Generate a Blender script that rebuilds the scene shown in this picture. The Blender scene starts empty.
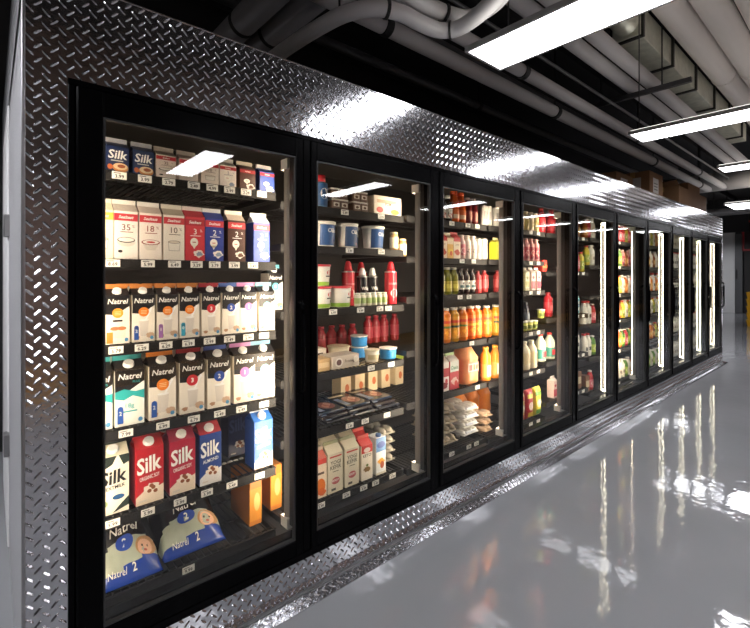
import bpy, math, random
from mathutils import Vector, Matrix

rnd = random.Random(7)
SC = bpy.context.scene
COL = SC.collection
PI = math.pi

# ---------------------------------------------------------------- camera model (metres; cooler front is the plane y=0)
CC, SS, FPX = 0.7526, 0.6584, 440.0
CAMP = (-0.164, -1.495, 1.325)
F0 = .055            # floor level while building; everything is lowered to z = 0 at the end


def px_x(px, y=0.25):
    D = y - CAMP[1]
    r = (px - 375) / FPX
    return CAMP[0] + D * (r * CC + SS) / (CC - SS * r)


def at_z(px, py, h):
    fw = FPX * (h - CAMP[2]) / (275 - py)
    rt = (px - 375) / FPX * fw
    return Vector((CAMP[0] + CC * rt + SS * fw, CAMP[1] - SS * rt + CC * fw, h))


# ---------------------------------------------------------------- materials
MATS = {}


def lin(h):
    h = h.lstrip('#')
    out = []
    for i in (0, 2, 4):
        c = int(h[i:i + 2], 16) / 255
        out.append(c / 12.92 if c <= 0.04045 else ((c + 0.055) / 1.055) ** 2.4)
    return tuple(out) + (1,)


def mat(name, hexc='#808080', rough=0.5, metal=0.0, emit=0.0, coat=0.0, bump=0.0, bscale=200.0, vary=0.0, vscale=6.0, spec=0.5):
    if name in MATS:
        return MATS[name]
    m = bpy.data.materials.new(name)
    m.use_nodes = True
    nt = m.node_tree
    b = nt.nodes['Principled BSDF']
    c = lin(hexc)
    b.inputs['Base Color'].default_value = c
    b.inputs['Roughness'].default_value = rough
    b.inputs['Metallic'].default_value = metal
    b.inputs['Specular IOR Level'].default_value = spec
    if coat:
        b.inputs['Coat Weight'].default_value = coat
        b.inputs['Coat Roughness'].default_value = 0.05
    if emit:
        b.inputs['Emission Color'].default_value = c
        b.inputs['Emission Strength'].default_value = emit
    tc = nt.nodes.new('ShaderNodeTexCoord')
    if bump:
        n = nt.nodes.new('ShaderNodeTexNoise')
        n.inputs['Scale'].default_value = bscale
        n.inputs['Detail'].default_value = 3
        bp = nt.nodes.new('ShaderNodeBump')
        bp.inputs['Strength'].default_value = bump
        bp.inputs['Distance'].default_value = 0.01
        nt.links.new(tc.outputs['Object'], n.inputs['Vector'])
        nt.links.new(n.outputs['Fac'], bp.inputs['Height'])
        nt.links.new(bp.outputs['Normal'], b.inputs['Normal'])
    if vary:
        n = nt.nodes.new('ShaderNodeTexNoise')
        n.inputs['Scale'].default_value = vscale
        n.inputs['Detail'].default_value = 5
        mx = nt.nodes.new('ShaderNodeMix')
        mx.data_type = 'RGBA'
        mx.inputs[6].default_value = tuple(max(0, x * (1 - vary)) for x in c[:3]) + (1,)
        mx.inputs[7].default_value = tuple(min(1, x * (1 + vary)) for x in c[:3]) + (1,)
        nt.links.new(tc.outputs['Object'], n.inputs['Vector'])
        nt.links.new(n.outputs['Fac'], mx.inputs[0])
        nt.links.new(mx.outputs[2], b.inputs['Base Color'])
    MATS[name] = m
    return m


def ink(hexc, rough=0.42):
    return mat('print_' + hexc.lstrip('#') + ('' if rough == 0.42 else '_%d' % int(rough * 100)), hexc, rough)


def glass_mat():
    m = bpy.data.materials.new('door_glass')
    m.use_nodes = True
    nt = m.node_tree
    for n in list(nt.nodes):
        nt.nodes.remove(n)
    out = nt.nodes.new('ShaderNodeOutputMaterial')
    mx = nt.nodes.new('ShaderNodeMixShader')
    tr = nt.nodes.new('ShaderNodeBsdfTransparent')
    tr.inputs[0].default_value = (0.96, 0.97, 0.965, 1)
    gl = nt.nodes.new('ShaderNodeBsdfGlossy')
    gl.inputs['Roughness'].default_value = 0.0
    # reflectance of a thin pane, the same from either face
    ge = nt.nodes.new('ShaderNodeNewGeometry')
    dt = nt.nodes.new('ShaderNodeVectorMath'); dt.operation = 'DOT_PRODUCT'
    nt.links.new(ge.outputs['Normal'], dt.inputs[0]); nt.links.new(ge.outputs['Incoming'], dt.inputs[1])

    def mth(op, a, b):
        n = nt.nodes.new('ShaderNodeMath'); n.operation = op
        for i, x in enumerate((a, b)):
            if x is None:
                continue
            if isinstance(x, (int, float)):
                n.inputs[i].default_value = x
            else:
                nt.links.new(x, n.inputs[i])
        return n.outputs[0]
    k = mth('POWER', mth('SUBTRACT', 1.0, mth('ABSOLUTE', dt.outputs['Value'], None)), 5.0)
    nt.links.new(mth('ADD', mth('MULTIPLY', k, .95), .045), mx.inputs[0])
    nt.links.new(tr.outputs[0], mx.inputs[1])
    nt.links.new(gl.outputs[0], mx.inputs[2])
    nt.links.new(mx.outputs[0], out.inputs[0])
    return m


GLASS = glass_mat()


def clear_mat(name, col, alpha):
    m = mat(name, col, 0.12)
    m.node_tree.nodes['Principled BSDF'].inputs['Alpha'].default_value = alpha
    return m


BLACK = mat('black_powder_coat', '#050506', 0.25)
BLACK.node_tree.nodes['Principled BSDF'].inputs['IOR'].default_value = 1.13
BLACKSHELF = mat('black_shelf_plastic', '#1b1a1a', 0.6, spec=.25)
WIRE = mat('black_coated_wire', '#1b1a1a', 0.35)
STEEL = mat('polished_tread_plate', '#d2d2d5', 0.14, metal=1.0, vary=0.1, vscale=3, bump=.12, bscale=22)
ALU = mat('brushed_aluminium', '#a9a9a9', 0.35, metal=1.0)
LEDC = mat('led_diffuser', '#ffe9cc', 0.4, emit=54.0)
LEDB = mat('led_bar', '#fff3d6', 0.4, emit=16.0)
PANEL = mat('ceiling_panel_glow', '#fafaff', 0.4, emit=17.0)
UPG = mat('added_uplight_glow', '#fffaf4', 0.4, emit=2.2)
CARD = mat('cardboard', '#7b5a3c', 0.85, bump=0.1, bscale=60, vary=0.12)
WHITEPL = mat('white_plastic', '#efece4', 0.35)

# ---------------------------------------------------------------- mesh builder
TXT = {}


def text_geo(s, shear=0.0, bold=0.0):
    k = (s, shear, bold)
    if k in TXT:
        return TXT[k]
    cu = bpy.data.curves.new('t', 'FONT')
    cu.body = s
    cu.shear = shear
    cu.offset = bold
    cu.resolution_u = 2
    o = bpy.data.objects.new('t', cu)
    me = o.to_mesh()
    v = [(p.co.x, p.co.y) for p in me.vertices]
    f = [tuple(p.vertices) for p in me.polygons]
    o.to_mesh_clear()
    bpy.data.objects.remove(o)
    bpy.data.curves.remove(cu)
    if not v:
        v, f = [(0, 0), (1, 0), (1, 1)], [(0, 1, 2)]
    x0, x1 = min(p[0] for p in v), max(p[0] for p in v)
    y0, y1 = min(p[1] for p in v), max(p[1] for p in v)
    v = [((p[0] - (x0 + x1) / 2), (p[1] - y0)) for p in v]
    TXT[k] = (v, f, x1 - x0, y1 - y0)
    return TXT[k]


class MB:
    def __init__(self):
        self.v, self.f, self.mi, self.sm, self.mats = [], [], [], [], []

    def m(self, mt):
        if mt not in self.mats:
            self.mats.append(mt)
        return self.mats.index(mt)

    def face(self, pts, mt, smooth=False):
        b = len(self.v)
        self.v += [tuple(p) for p in pts]
        self.f.append(tuple(range(b, b + len(pts))))
        self.mi.append(self.m(mt))
        self.sm.append(smooth)

    def box(self, x0, x1, y0, y1, z0, z1, mt, bev=0.0):
        if bev <= 0:
            b = len(self.v)
            self.v += [(x, y, z) for z in (z0, z1) for y in (y0, y1) for x in (x0, x1)]
            for q in ((0, 2, 3, 1), (4, 5, 7, 6), (0, 1, 5, 4), (2, 6, 7, 3), (0, 4, 6, 2), (1, 3, 7, 5)):
                self.f.append(tuple(b + i for i in q))
                self.mi.append(self.m(mt))
                self.sm.append(False)
            return
        # chamfered box: 24 vertices
        e = bev
        P = {}
        for sx in (0, 1):
            for sy in (0, 1):
                for sz in (0, 1):
                    X, Y, Z = (x0, x1)[sx], (y0, y1)[sy], (z0, z1)[sz]
                    ix, iy, iz = (e, -e)[sx], (e, -e)[sy], (e, -e)[sz]
                    P[sx, sy, sz, 0] = (X, Y + iy, Z + iz)
                    P[sx, sy, sz, 1] = (X + ix, Y, Z + iz)
                    P[sx, sy, sz, 2] = (X + ix, Y + iy, Z)
        for s in (0, 1):
            self.face([P[s, a, b, 0] for a, b in ((0, 0), (1, 0), (1, 1), (0, 1))], mt)
            self.face([P[a, s, b, 1] for a, b in ((0, 0), (1, 0), (1, 1), (0, 1))], mt)
            self.face([P[a, b, s, 2] for a, b in ((0, 0), (1, 0), (1, 1), (0, 1))], mt)
        for a in (0, 1):
            for b in (0, 1):
                self.face([P[a, b, 0, 0], P[a, b, 1, 0], P[a, b, 1, 1], P[a, b, 0, 1]], mt)
                self.face([P[a, 0, b, 0], P[a, 1, b, 0], P[a, 1, b, 2], P[a, 0, b, 2]], mt)
                self.face([P[0, a, b, 1], P[1, a, b, 1], P[1, a, b, 2], P[0, a, b, 2]], mt)
                for c in (0, 1):
                    self.face([P[a, b, c, 0], P[a, b, c, 1], P[a, b, c, 2]], mt)

    def lathe(self, prof, mts, seg=20, cx=0, cy=0, cap=True, smooth=True, sx=1.0, sy=1.0, T=None):
        """prof: [(r,z)], mts: one material or one per segment"""
        b = len(self.v)
        for r, z in prof:
            for i in range(seg):
                a = 2 * PI * i / seg
                p = Vector((cx + r * sx * math.sin(a), cy - r * sy * math.cos(a), z))
                self.v.append(tuple(T @ p) if T else tuple(p))
        for k in range(len(prof) - 1):
            mt = mts[k] if isinstance(mts, (list, tuple)) else mts
            for i in range(seg):
                j = (i + 1) % seg
                self.f.append((b + k * seg + i, b + k * seg + j, b + (k + 1) * seg + j, b + (k + 1) * seg + i))
                self.mi.append(self.m(mt))
                self.sm.append(smooth)
        if cap:
            for k in (0, len(prof) - 1):
                if prof[k][0] > 1e-5:
                    mt = mts[min(k, len(mts) - 1)] if isinstance(mts, (list, tuple)) else mts
                    self.f.append(tuple(b + k * seg + i for i in (range(seg) if k else reversed(range(seg)))))
                    self.mi.append(self.m(mt))
                    self.sm.append(False)

    def tube(self, pts, r, mt, seg=10, cap=True):
        pts = [Vector(p) for p in pts]
        b = len(self.v)
        n = len(pts)
        up = Vector((0, 0, 1))
        for k, p in enumerate(pts):
            t = (pts[min(k + 1, n - 1)] - pts[max(k - 1, 0)]).normalized()
            a = t.cross(up)
            if a.length < 0.05:
                a = t.cross(Vector((0, 1, 0)))
            a.normalize()
            c = a.cross(t)
            rr = r[k] if isinstance(r, (list, tuple)) else r
            for i in range(seg):
                w = 2 * PI * i / seg
                self.v.append(tuple(p + a * (rr * math.cos(w)) + c * (rr * math.sin(w))))
        for k in range(n - 1):
            for i in range(seg):
                j = (i + 1) % seg
                self.f.append((b + k * seg + i, b + k * seg + j, b + (k + 1) * seg + j, b + (k + 1) * seg + i))
                self.mi.append(self.m(mt))
                self.sm.append(True)
        if cap:
            for k in (0, n - 1):
                self.f.append(tuple(b + k * seg + i for i in range(seg)))
                self.mi.append(self.m(mt))
                self.sm.append(False)

    # ---- flat print on a mapped surface
    def poly(self, pts, mt, M, lay):
        self.face([M(u, v, lay * 0.0004) for u, v in pts], mt)

    def rect(self, u0, u1, v0, v1, mt, M, lay, n=1):
        for i in range(n):
            a, b = u0 + (u1 - u0) * i / n, u0 + (u1 - u0) * (i + 1) / n
            self.poly([(a, v0), (b, v0), (b, v1), (a, v1)], mt, M, lay)

    def disc(self, cu, cv, ru, rv, mt, M, lay, n=18):
        self.poly([(cu + ru * math.cos(2 * PI * i / n), cv + rv * math.sin(2 * PI * i / n)) for i in range(n)], mt, M, lay)

    def text(self, s, cu, v0, h, mt, M, lay, wmax=None, shear=0.0, bold=0.0, rot=0.0):
        V, F, W, H = text_geo(s, shear, bold)
        k = h / H
        kx = k
        if wmax and W * k > wmax:
            kx = wmax / W
        b = len(self.v)
        cr, sr = math.cos(rot), math.sin(rot)
        for x, y in V:
            x, y = x * kx, y * k
            self.v.append(tuple(M(cu + x * cr - y * sr, v0 + x * sr + y * cr, lay * 0.0004)))
        for q in F:
            self.f.append(tuple(b + i for i in q))
            self.mi.append(self.m(mt))
            self.sm.append(False)

    def mesh(self, name):
        me = bpy.data.meshes.new(name)
        me.from_pydata(self.v, [], self.f)
        for mt in self.mats:
            me.materials.append(mt)
        me.polygons.foreach_set('material_index', self.mi)
        me.polygons.foreach_set('use_smooth', self.sm)
        me.update()
        return me


def front(d):
    return lambda u, v, e: (u, -d / 2 - e, v)


def sidemap(w, s):
    return lambda u, v, e: (s * (w / 2 + e), u * s, v)


def cyl(rf):
    def M(u, v, e):
        r = rf(v) if callable(rf) else rf
        return ((r + e + 0.0003) * math.sin(u / r), -(r + e + 0.0003) * math.cos(u / r), v)
    return M


# ---------------------------------------------------------------- objects
LABELS = {}


def tag(o, label, cat, group=None, kind=None):
    if LABELS.get(label):
        print('DUPLICATE LABEL', label)
    LABELS[label] = 1
    n = len(label.split())
    if n < 4 or n > 16:
        print('LABEL LENGTH', n, label)
    o['label'] = label
    o['category'] = cat
    if group:
        o['group'] = group
    if kind:
        o['kind'] = kind
    return o


def link(name, me, parent=None, loc=(0, 0, 0), rz=0.0):
    o = bpy.data.objects.new(name, me)
    COL.objects.link(o)
    o.location = loc
    o.rotation_euler = (0, 0, rz)
    if parent:
        o.parent = parent
    return o


def part(name, mb, parent, label=None):
    o = link(name, mb.mesh(name), parent)
    if label:
        o['label'] = label
    return o


def structure(name, mb, label, cat):
    o = link(name, mb.mesh(name))
    tag(o, label, cat, kind='structure')
    return o


class Proto:
    """A product kind: its body mesh and its part meshes; put() makes one individual."""

    def __init__(self, name, body, parts=(), w=0.08, d=0.08, h=0.2):
        self.name, self.body, self.parts = name, body, parts
        self.w, self.d, self.h = w, d, h

    def put(self, loc, label, cat, group=None, rz=0.0):
        o = link(self.name, self.body, None, loc, rz)
        tag(o, label, cat, group, 'thing')
        for nm, me in self.parts:
            link(nm, me, o)
        return o


def mk(name, mb, w, d, h, parts=()):
    return Proto(name, mb.mesh(name), [(n, p.mesh(n)) for n, p in parts], w, d, h)


# ================================================================= PRODUCTS
def gable_carton(name, w, d, hb, hr, body, roof, fin, art, cap=None, capcol=None, side=None):
    """gable-top carton: body, folded roof, ridge fin, optional screw cap on the front slope"""
    mb = MB()
    x, y = w / 2, d / 2
    B, R = ink(body), ink(roof)
    S = ink(side) if side else B
    mb.face([(-x, -y, 0), (x, -y, 0), (x, -y, hb), (-x, -y, hb)], B)
    mb.face([(x, y, 0), (-x, y, 0), (-x, y, hb), (x, y, hb)], B)
    mb.face([(x, -y, 0), (x, y, 0), (x, y, hb), (x, -y, hb)], S)
    mb.face([(-x, y, 0), (-x, -y, 0), (-x, -y, hb), (-x, y, hb)], S)
    mb.face([(-x, y, 0), (x, y, 0), (x, -y, 0), (-x, -y, 0)], B)
    t = 0.003
    mb.face([(-x, -y, hb), (x, -y, hb), (x, -t, hr), (-x, -t, hr)], R)
    mb.face([(x, y, hb), (-x, y, hb), (-x, t, hr), (x, t, hr)], R)
    for s in (-1, 1):
        F = (s * (x - 0.3 * w), 0, hb + (hr - hb) * 0.55)
        mb.face([(s * x, -y, hb), (s * x, -t, hr), F], R)
        mb.face([(s * x, y, hb), (s * x, t, hr), F], R)
        mb.face([(s * x, -y, hb), (s * x, y, hb), F], R)
    mb.box(-x, x, -t, t, hr - 0.001, hr + 0.016, ink(fin))
    art(mb, front(d), w, hb)
    parts = []
    if cap:
        c = MB()
        ang = math.atan2(hr - hb, y)
        n = Vector((0, -math.sin(ang), math.cos(ang)))
        p = Vector((0, -y * 0.52, hb + (hr - hb) * 0.48))
        q = n.to_track_quat('Z', 'Y').to_matrix().to_4x4()
        q.translation = p
        c.lathe([(cap * 1.12, -0.001), (cap * 1.12, 0.003), (cap, 0.0035), (cap, 0.012), (cap * 0.9, 0.0135)], ink(capcol or '#f4f2ee'), 16, T=q)
        parts.append(('screw_cap', c))
    return mk(name, mb, w, d, hr + 0.016, parts)


W_, K_ = ink('#f5f2ea'), ink('#141316')


def splash(mb, M, cu, cv, r, mt, lay, n=22, seed=1):
    q = random.Random(seed)
    mb.poly([(cu + r * (0.65 + 0.5 * q.random()) * math.cos(2 * PI * i / n), cv + r * 0.75 * (0.6 + 0.5 * q.random()) * math.sin(2 * PI * i / n)) for i in range(n)], mt, M, lay)


def art_lactose(circle, num, tabc, tabn, kind='glass'):
    def f(mb, M, w, h):
        C = ink(circle)
        mb.poly([(-w / 2, h * .62), (-w * .1, h * .6), (w / 2, h * .78), (w / 2, h), (-w / 2, h)], K_, M, 1)
        mb.text('Natrel', 0.01 * w, h * .83, h * .105, W_, M, 2, wmax=w * .86, shear=.2, bold=.012)
        if kind == 'plus':
            mb.poly([(-w / 2, h * .5), (-w * .2, h * .46), (w * .1, h * .53), (w / 2, h * .45), (w / 2, h * .62), (w * .2, h * .6), (-w * .2, h * .66), (-w / 2, h * .62)], C, M, 1.5)
            mb.text('PLUS', w * .22, h * .76, h * .04, C, M, 2, bold=.01)
            mb.text('18g', 0, h * .29, h * .11, C, M, 2, bold=.015)
            mb.rect(-w * .25, w * .25, h * .24, h * .265, C, M, 2)
        else:
            mb.disc(0, h * .64, w * .23, w * .23, C, M, 3)
            if num:
                mb.text(num, 0, h * .595, h * .09, W_, M, 4, bold=.03)
            else:
                for k in range(3):
                    mb.rect(-w * .13, w * .13, h * (.60 + .03 * k), h * (.612 + .03 * k), ink('#fbd3a0'), M, 4)
            if kind == 'cups':
                mb.rect(-w * .2, w * .2, h * .46, h * .5, K_, M, 2)
                mb.rect(-w * .46, -w * .2, h * .02, h * .25, ink('#e58a34'), M, 2)
                for k, cu in enumerate((-.12, .16)):
                    mb.disc(cu * w, h * .32, w * .2, h * .04, ink('#b9744a'), M, 2 + k)
                    mb.poly([(cu * w - w * .19, h * .32), (cu * w + w * .19, h * .32), (cu * w + w * .15, h * .12), (cu * w - w * .15, h * .12)], ink('#ead9c8'), M, 1.5 + k * .5)
            else:
                mb.poly([(-w * .2, h * .46), (w * .24, h * .47), (w * .17, h * .12), (-w * .13, h * .12)], ink('#dcd3c8'), M, 1.5)
                mb.disc(w * .02, h * .465, w * .22, h * .025, ink('#f7f4ef'), M, 2)
                mb.poly([(w * .05, h * .47), (w * .32, h * .74), (w * .4, h * .72), (w * .13, h * .47)], ink('#fbfaf6'), M, 2.5)
                splash(mb, M, w * .3, h * .14, w * .2, ink('#c9a88b'), 2.2, seed=3)
                splash(mb, M, -w * .3, h * .1, w * .12, ink('#b98d6b'), 2.2, seed=5)
        if tabc:
            mb.rect(-w * .42, -w * .22, h * .05, h * .31, ink(tabc), M, 3)
            mb.disc(-w * .32, h * .31, w * .1, w * .1, ink(tabc), M, 3)
            mb.text(tabn, -w * .32, h * .2, h * .07, W_, M, 4, bold=.02)
        mb.disc(w * .36, h * .08, w * .08, h * .04, ink('#4f95c8'), M, 3)
    return f


def lactose(w, hb, hr, *a, fin='#e08a3c', body='#f0e7d8', **k):
    return gable_carton('milk_carton', w, w, hb, hr, body, '#17161a', fin, art_lactose(*a, **k), cap=w * .18)


def art_dairy(num, band, textc, pic, body):
    def f(mb, M, w, h):
        mb.rect(-w / 2, w / 2, h * .8, h * .95, ink(band), M, 1)
        mb.text('Sealtest', 0, h * .845, h * .065, W_, M, 2, wmax=w * .8, shear=.3, bold=.02)
        if num:
            mb.text(num, 0, h * .6, h * .13, ink(textc), M, 2, bold=.005)
            mb.text('%', w * .31, h * .66, h * .06, ink(textc), M, 2)
            mb.rect(-w * .25, w * .3, h * .56, h * .575, ink(textc), M, 2)
        if pic == 'bowl':
            mb.disc(0, h * .36, w * .4, h * .1, ink('#d9d2c6'), M, 2)
            mb.disc(0, h * .4, w * .38, h * .06, K_, M, 3)
            mb.disc(0, h * .405, w * .34, h * .045, ink('#efe9df'), M, 4)
            mb.disc(-w * .25, h * .16, w * .1, h * .03, K_, M, 3)
        elif pic == 'redbowl':
            mb.disc(0, h * .37, w * .42, h * .06, ink('#8c2a25'), M, 2)
            mb.disc(0, h * .375, w * .37, h * .045, ink('#f0e5da'), M, 3)
            mb.disc(0, h * .375, w * .2, h * .02, ink('#c9433a'), M, 4)
            mb.poly([(-w * .35, h * .33), (w * .35, h * .33), (w * .2, h * .2), (-w * .2, h * .2)], ink('#ddd2c5'), M, 2)
        elif pic == 'cup':
            mb.poly([(-w * .3, h * .4), (w * .3, h * .4), (w * .26, h * .2), (-w * .26, h * .2)], ink('#b7b0a6'), M, 2)
            mb.poly([(-w * .27, h * .39), (w * .27, h * .39), (w * .23, h * .215), (-w * .23, h * .215)], ink('#e9e2d6'), M, 3)
            mb.disc(0, h * .4, w * .3, h * .035, ink('#7d766c'), M, 4)
            mb.disc(0, h * .4, w * .26, h * .025, ink('#d8cbb8'), M, 5)
        else:
            mb.disc(-w * .05, h * .42, w * .2, h * .1, ink('#f2ece0'), M, 2)
            mb.poly([(-w * .17, h * .36), (w * .07, h * .36), (-w * .05, h * .26)], ink('#f2ece0'), M, 2)
            mb.rect(-w * .14, w * .04, h * .41, h * .43, ink(band), M, 3)
            splash(mb, M, w * .18, h * .16, w * .3, ink('#f0e6da'), 2, seed=9)
            splash(mb, M, w * .22, h * .15, w * .18, ink('#8a96ae' if pic == 'splash' else '#6a4534'), 3, seed=12)
    return f


def dairy(w, hb, hr, num, band, body, roof, fin, textc, pic):
    return gable_carton('milk_carton', w, w, hb, hr, body, roof, fin, art_dairy(num, band, textc, pic, body))


def art_plant(txtc, kind, low, sub=None, nut='#8a4f2c'):
    def f(mb, M, w, h):
        if kind == 'small':
            mb.text('Silk', 0, h * .52, h * .34, ink(txtc), M, 3, wmax=w * .86, shear=.15, bold=.02)
            mb.rect(-w * .3, w * .25, h * .43, h * .47, ink('#c8c4bf'), M, 2)
            mb.disc(w * .12, h * .2, w * .36, h * .18, ink('#c9834a'), M, 2)
            mb.disc(w * .12, h * .24, w * .32, h * .13, ink('#e8c9a0'), M, 3)
            mb.disc(w * .16, h * .25, w * .18, h * .07, ink('#a0512a'), M, 4)
            mb.disc(-w * .34, h * .2, w * .12, h * .1, ink('#c96a3a'), M, 3)
            return
        if low:
            mb.poly([(-w / 2, 0), (w / 2, 0), (w / 2, h * .3), (w * .1, h * .22), (-w * .15, h * .26), (-w / 2, h * .14)], ink(low), M, 1)
        splash(mb, M, w * .08, h * .26, w * .3, ink('#f0e4d2'), 2, seed=hash_s(kind))
        for k, (a, b) in enumerate(((-.02, .22), (.12, .27), (.2, .2), (.05, .31))):
            mb.disc(a * w, b * h, w * .08, h * .035, ink(nut), M, 3 + k * .3)
        mb.text('Silk', 0, h * .56, h * .3, ink(txtc), M, 4, wmax=w * .9, shear=.15, bold=.025, rot=.12)
        if sub:
            mb.text(sub, 0, h * .44, h * .07, ink(txtc), M, 4, wmax=w * .72, bold=.01, rot=.12)
        mb.rect(-w * .38, -w * .12, h * .05, h * .08, ink('#d8cfc4'), M, 4)
    return f


def hash_s(s):
    return sum(ord(c) for c in s)


def art_oat(mb, M, w, h):
    mb.text('Silk', 0, h * .52, h * .24, K_, M, 4, wmax=w * .9, shear=.15, bold=.025, rot=.1)
    mb.text('NEXTMILK', 0, h * .43, h * .06, K_, M, 4, wmax=w * .75, bold=.015, rot=.1)
    mb.poly([(-w / 2, h), (w * .1, h), (-w * .05, h * .86), (-w * .3, h * .8), (-w / 2, h * .86)], ink('#26302a'), M, 2)
    mb.poly([(w * .15, h), (w / 2, h), (w / 2, h * .86), (w * .32, h * .82)], ink('#26302a'), M, 2)
    mb.disc(w * .15, h * .28, w * .2, h * .045, ink('#24507f'), M, 4)
    mb.poly([(-w * .05, h * .02), (w / 2, h * .1), (w / 2, h * .26), (w * .25, h * .16)], ink('#26302a'), M, 3)
    mb.disc(-w * .3, h * .2, w * .1, h * .05, ink('#8fa06c'), M, 3)


def plain_art(items):
    """items in carton fractions: ('r',u0,u1,v0,v1,col) ('d',cu,cv,ru,rv,col) ('t',s,cu,v0,h,col) ('s',cu,cv,r,col)"""
    def f(mb, M, w, h):
        for k, it in enumerate(items):
            L = 1 + k * .6
            if it[0] == 'r':
                mb.rect(it[1] * w, it[2] * w, it[3] * h, it[4] * h, ink(it[5]), M, L, n=14)
            elif it[0] == 'd':
                mb.disc(it[1] * w, it[2] * h, it[3] * w, it[4] * h, ink(it[5]), M, L)
            elif it[0] == 't':
                mb.text(it[1], it[2] * w, it[3] * h, it[4] * h, ink(it[5]), M, L, wmax=w * .85, bold=.015)
            else:
                splash(mb, M, it[1] * w, it[2] * h, it[3] * w, ink(it[4]), L, seed=k + 4)
    return f


def brick(name, w, d, h, body, items, cap=None, bev=0.0015, lid=None):
    """plain folding box / aseptic brick"""
    mb = MB()
    mb.box(-w / 2, w / 2, -d / 2, d / 2, 0, h, ink(body), bev=bev)
    plain_art(items)(mb, front(d), w, h)
    parts = []
    if cap:
        c = MB()
        c.lathe([(w * .22, h), (w * .22, h + .012), (w * .19, h + .014)], ink(cap), 14, cy=-d * .2)
        parts.append(('screw_cap', c))
    return mk(name, mb, w, d, h + (.014 if cap else 0), parts)


def bottle(name, r, h, body, cap, label=None, lab=(.15, .55), items=(), neck=.42, shoulder=.72, caph=.07, seg=18, glossy=.12, waist=0.0, capr=None):
    mb = MB()
    B = ink(body, glossy)
    rn = r * neck
    z1 = h * shoulder
    zc = h * (1 - caph)
    prof = [(r * .86, 0), (r, h * .03), (r * (1 - waist), h * .3), (r, z1), (r * .93, z1 + (zc - z1) * .25), (r * .7, z1 + (zc - z1) * .5), (rn * 1.05, z1 + (zc - z1) * .8), (rn, zc)]
    mb.lathe(prof, B, seg)
    if label:
        L = ink(label)
        mb.lathe([(r + .0006, h * lab[0]), (r + .0006, h * lab[1])], L, seg, cap=False)
        M = cyl(r + .0006)
        plain_art(items)(mb, lambda u, v, e: M(u, v + h * lab[0], e), 2 * r, h * (lab[1] - lab[0]))
    c = MB()
    cr = capr or rn * 1.15
    c.lathe([(cr, zc - h * .01), (cr, h * .99), (cr * .85, h)], ink(cap), 14)
    return mk(name, mb, 2 * r, 2 * r, h, [('bottle_cap', c)])


def can(name, r, h, body, items=(), top='#b9b9b9', seg=18):
    mb = MB()
    mb.lathe([(r * .82, 0), (r, h * .05), (r, h * .92), (r * .84, h * .985)], ink(body, .25), seg)
    M = cyl(r)
    plain_art(items)(mb, M, 2 * r, h)
    c = MB()
    c.lathe([(r * .84, h * .985), (r * .88, h), (r * .78, h), (r * .76, h * .987)], ALU, seg)
    return mk(name, mb, 2 * r, 2 * r, h, [('can_lid', c)])


def spray_can(r, h, body, cap, items=()):
    mb = MB()
    zc = h * .74
    mb.lathe([(r * .95, 0), (r, h * .015), (r, zc), (r * .9, zc + h * .03), (r * .62, zc + h * .05)], ink(body, .22), 20)
    plain_art(items)(mb, cyl(r), 2 * r, zc)
    c = MB()
    c.lathe([(r * .66, zc + h * .045), (r * .6, zc + h * .1), (r * .5, zc + h * .19), (r * .34, h * .985), (r * .2, h)], ink(cap, .3), 16)
    rim = MB()
    rim.lathe([(r * 1.02, zc + h * .0), (r * 1.03, zc + h * .012), (r * .95, zc + h * .03)], ALU, 20, cap=False)
    return mk('whipped_cream_can', mb, 2 * r, 2 * r, h, [('nozzle_cap', c), ('rim', rim)])


def tub(name, r, h, body, lid, items=(), taper=.84, base=None):
    mb = MB()
    rf = lambda v: r * (taper + (1 - taper) * v / h)
    zs = [0, h * .28, h * .92]
    ms = [ink(base) if base else ink(body), ink(body)]
    mb.lathe([(rf(z), z) for z in zs], ms, 24)
    plain_art(items)(mb, cyl(rf), 2 * r, h)
    c = MB()
    c.lathe([(r * 1.0, h * .9), (r * 1.05, h * .91), (r * 1.05, h * .985), (r * 1.0, h), (r * .9, h * .985)], ink(lid, .3), 24)
    return mk(name, mb, 2.1 * r, 2.1 * r, h, [('lid', c)])


def jug(w, d, h, body, cap, label, items=()):
    """blow-moulded jug: rounded-square body, sloped shoulder, handle loop, screw cap"""
    mb = MB()
    B = ink(body, .3)
    seg = 28
    prof = [(.9, 0), (1, .03), (1, .22), (.97, .25), (.97, .52), (1, .55), (1, .6), (.88, .7), (.62, .82), (.36, .9), (.26, .93), (.26, .95)]
    b = len(mb.v)
    for s, z in prof:
        p = 4.0 if z < .65 else 2.4
        for i in range(seg):
            a = 2 * PI * i / seg
            cx, sx = math.sin(a), -math.cos(a)
            k = (abs(cx) ** p + abs(sx) ** p) ** (-1 / p)
            mb.v.append((w / 2 * s * k * cx, d / 2 * s * k * sx, z * h))
    for k in range(len(prof) - 1):
        for i in range(seg):
            j = (i + 1) % seg
            mb.f.append((b + k * seg + i, b + k * seg + j, b + (k + 1) * seg + j, b + (k + 1) * seg + i))
            mb.mi.append(mb.m(B))
            mb.sm.append(True)
    mb.f.append(tuple(b + i for i in reversed(range(seg))))
    mb.mi.append(mb.m(B))
    mb.sm.append(False)
    if label:
        M = front(d * .975)
        mb.rect(-w * .36, w * .36, h * .27, h * .5, ink(label), M, 6)
        plain_art(items)(mb, lambda u, v, e: M(u, v + h * .27, e + .0026), w * .72, h * .23)
    hd = MB()
    hd.tube([(w * .12, 0, h * .92), (w * .3, 0, h * .9), (w * .43, 0, h * .8), (w * .47, 0, h * .68), (w * .44, 0, h * .58)], w * .06, B, 10)
    c = MB()
    c.lathe([(w * .15, h * .945), (w * .15, h * .99), (w * .13, h)], ink(cap), 16)
    return mk('juice_jug', mb, w, d, h, [('handle', hd), ('screw_cap', c)])


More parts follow.
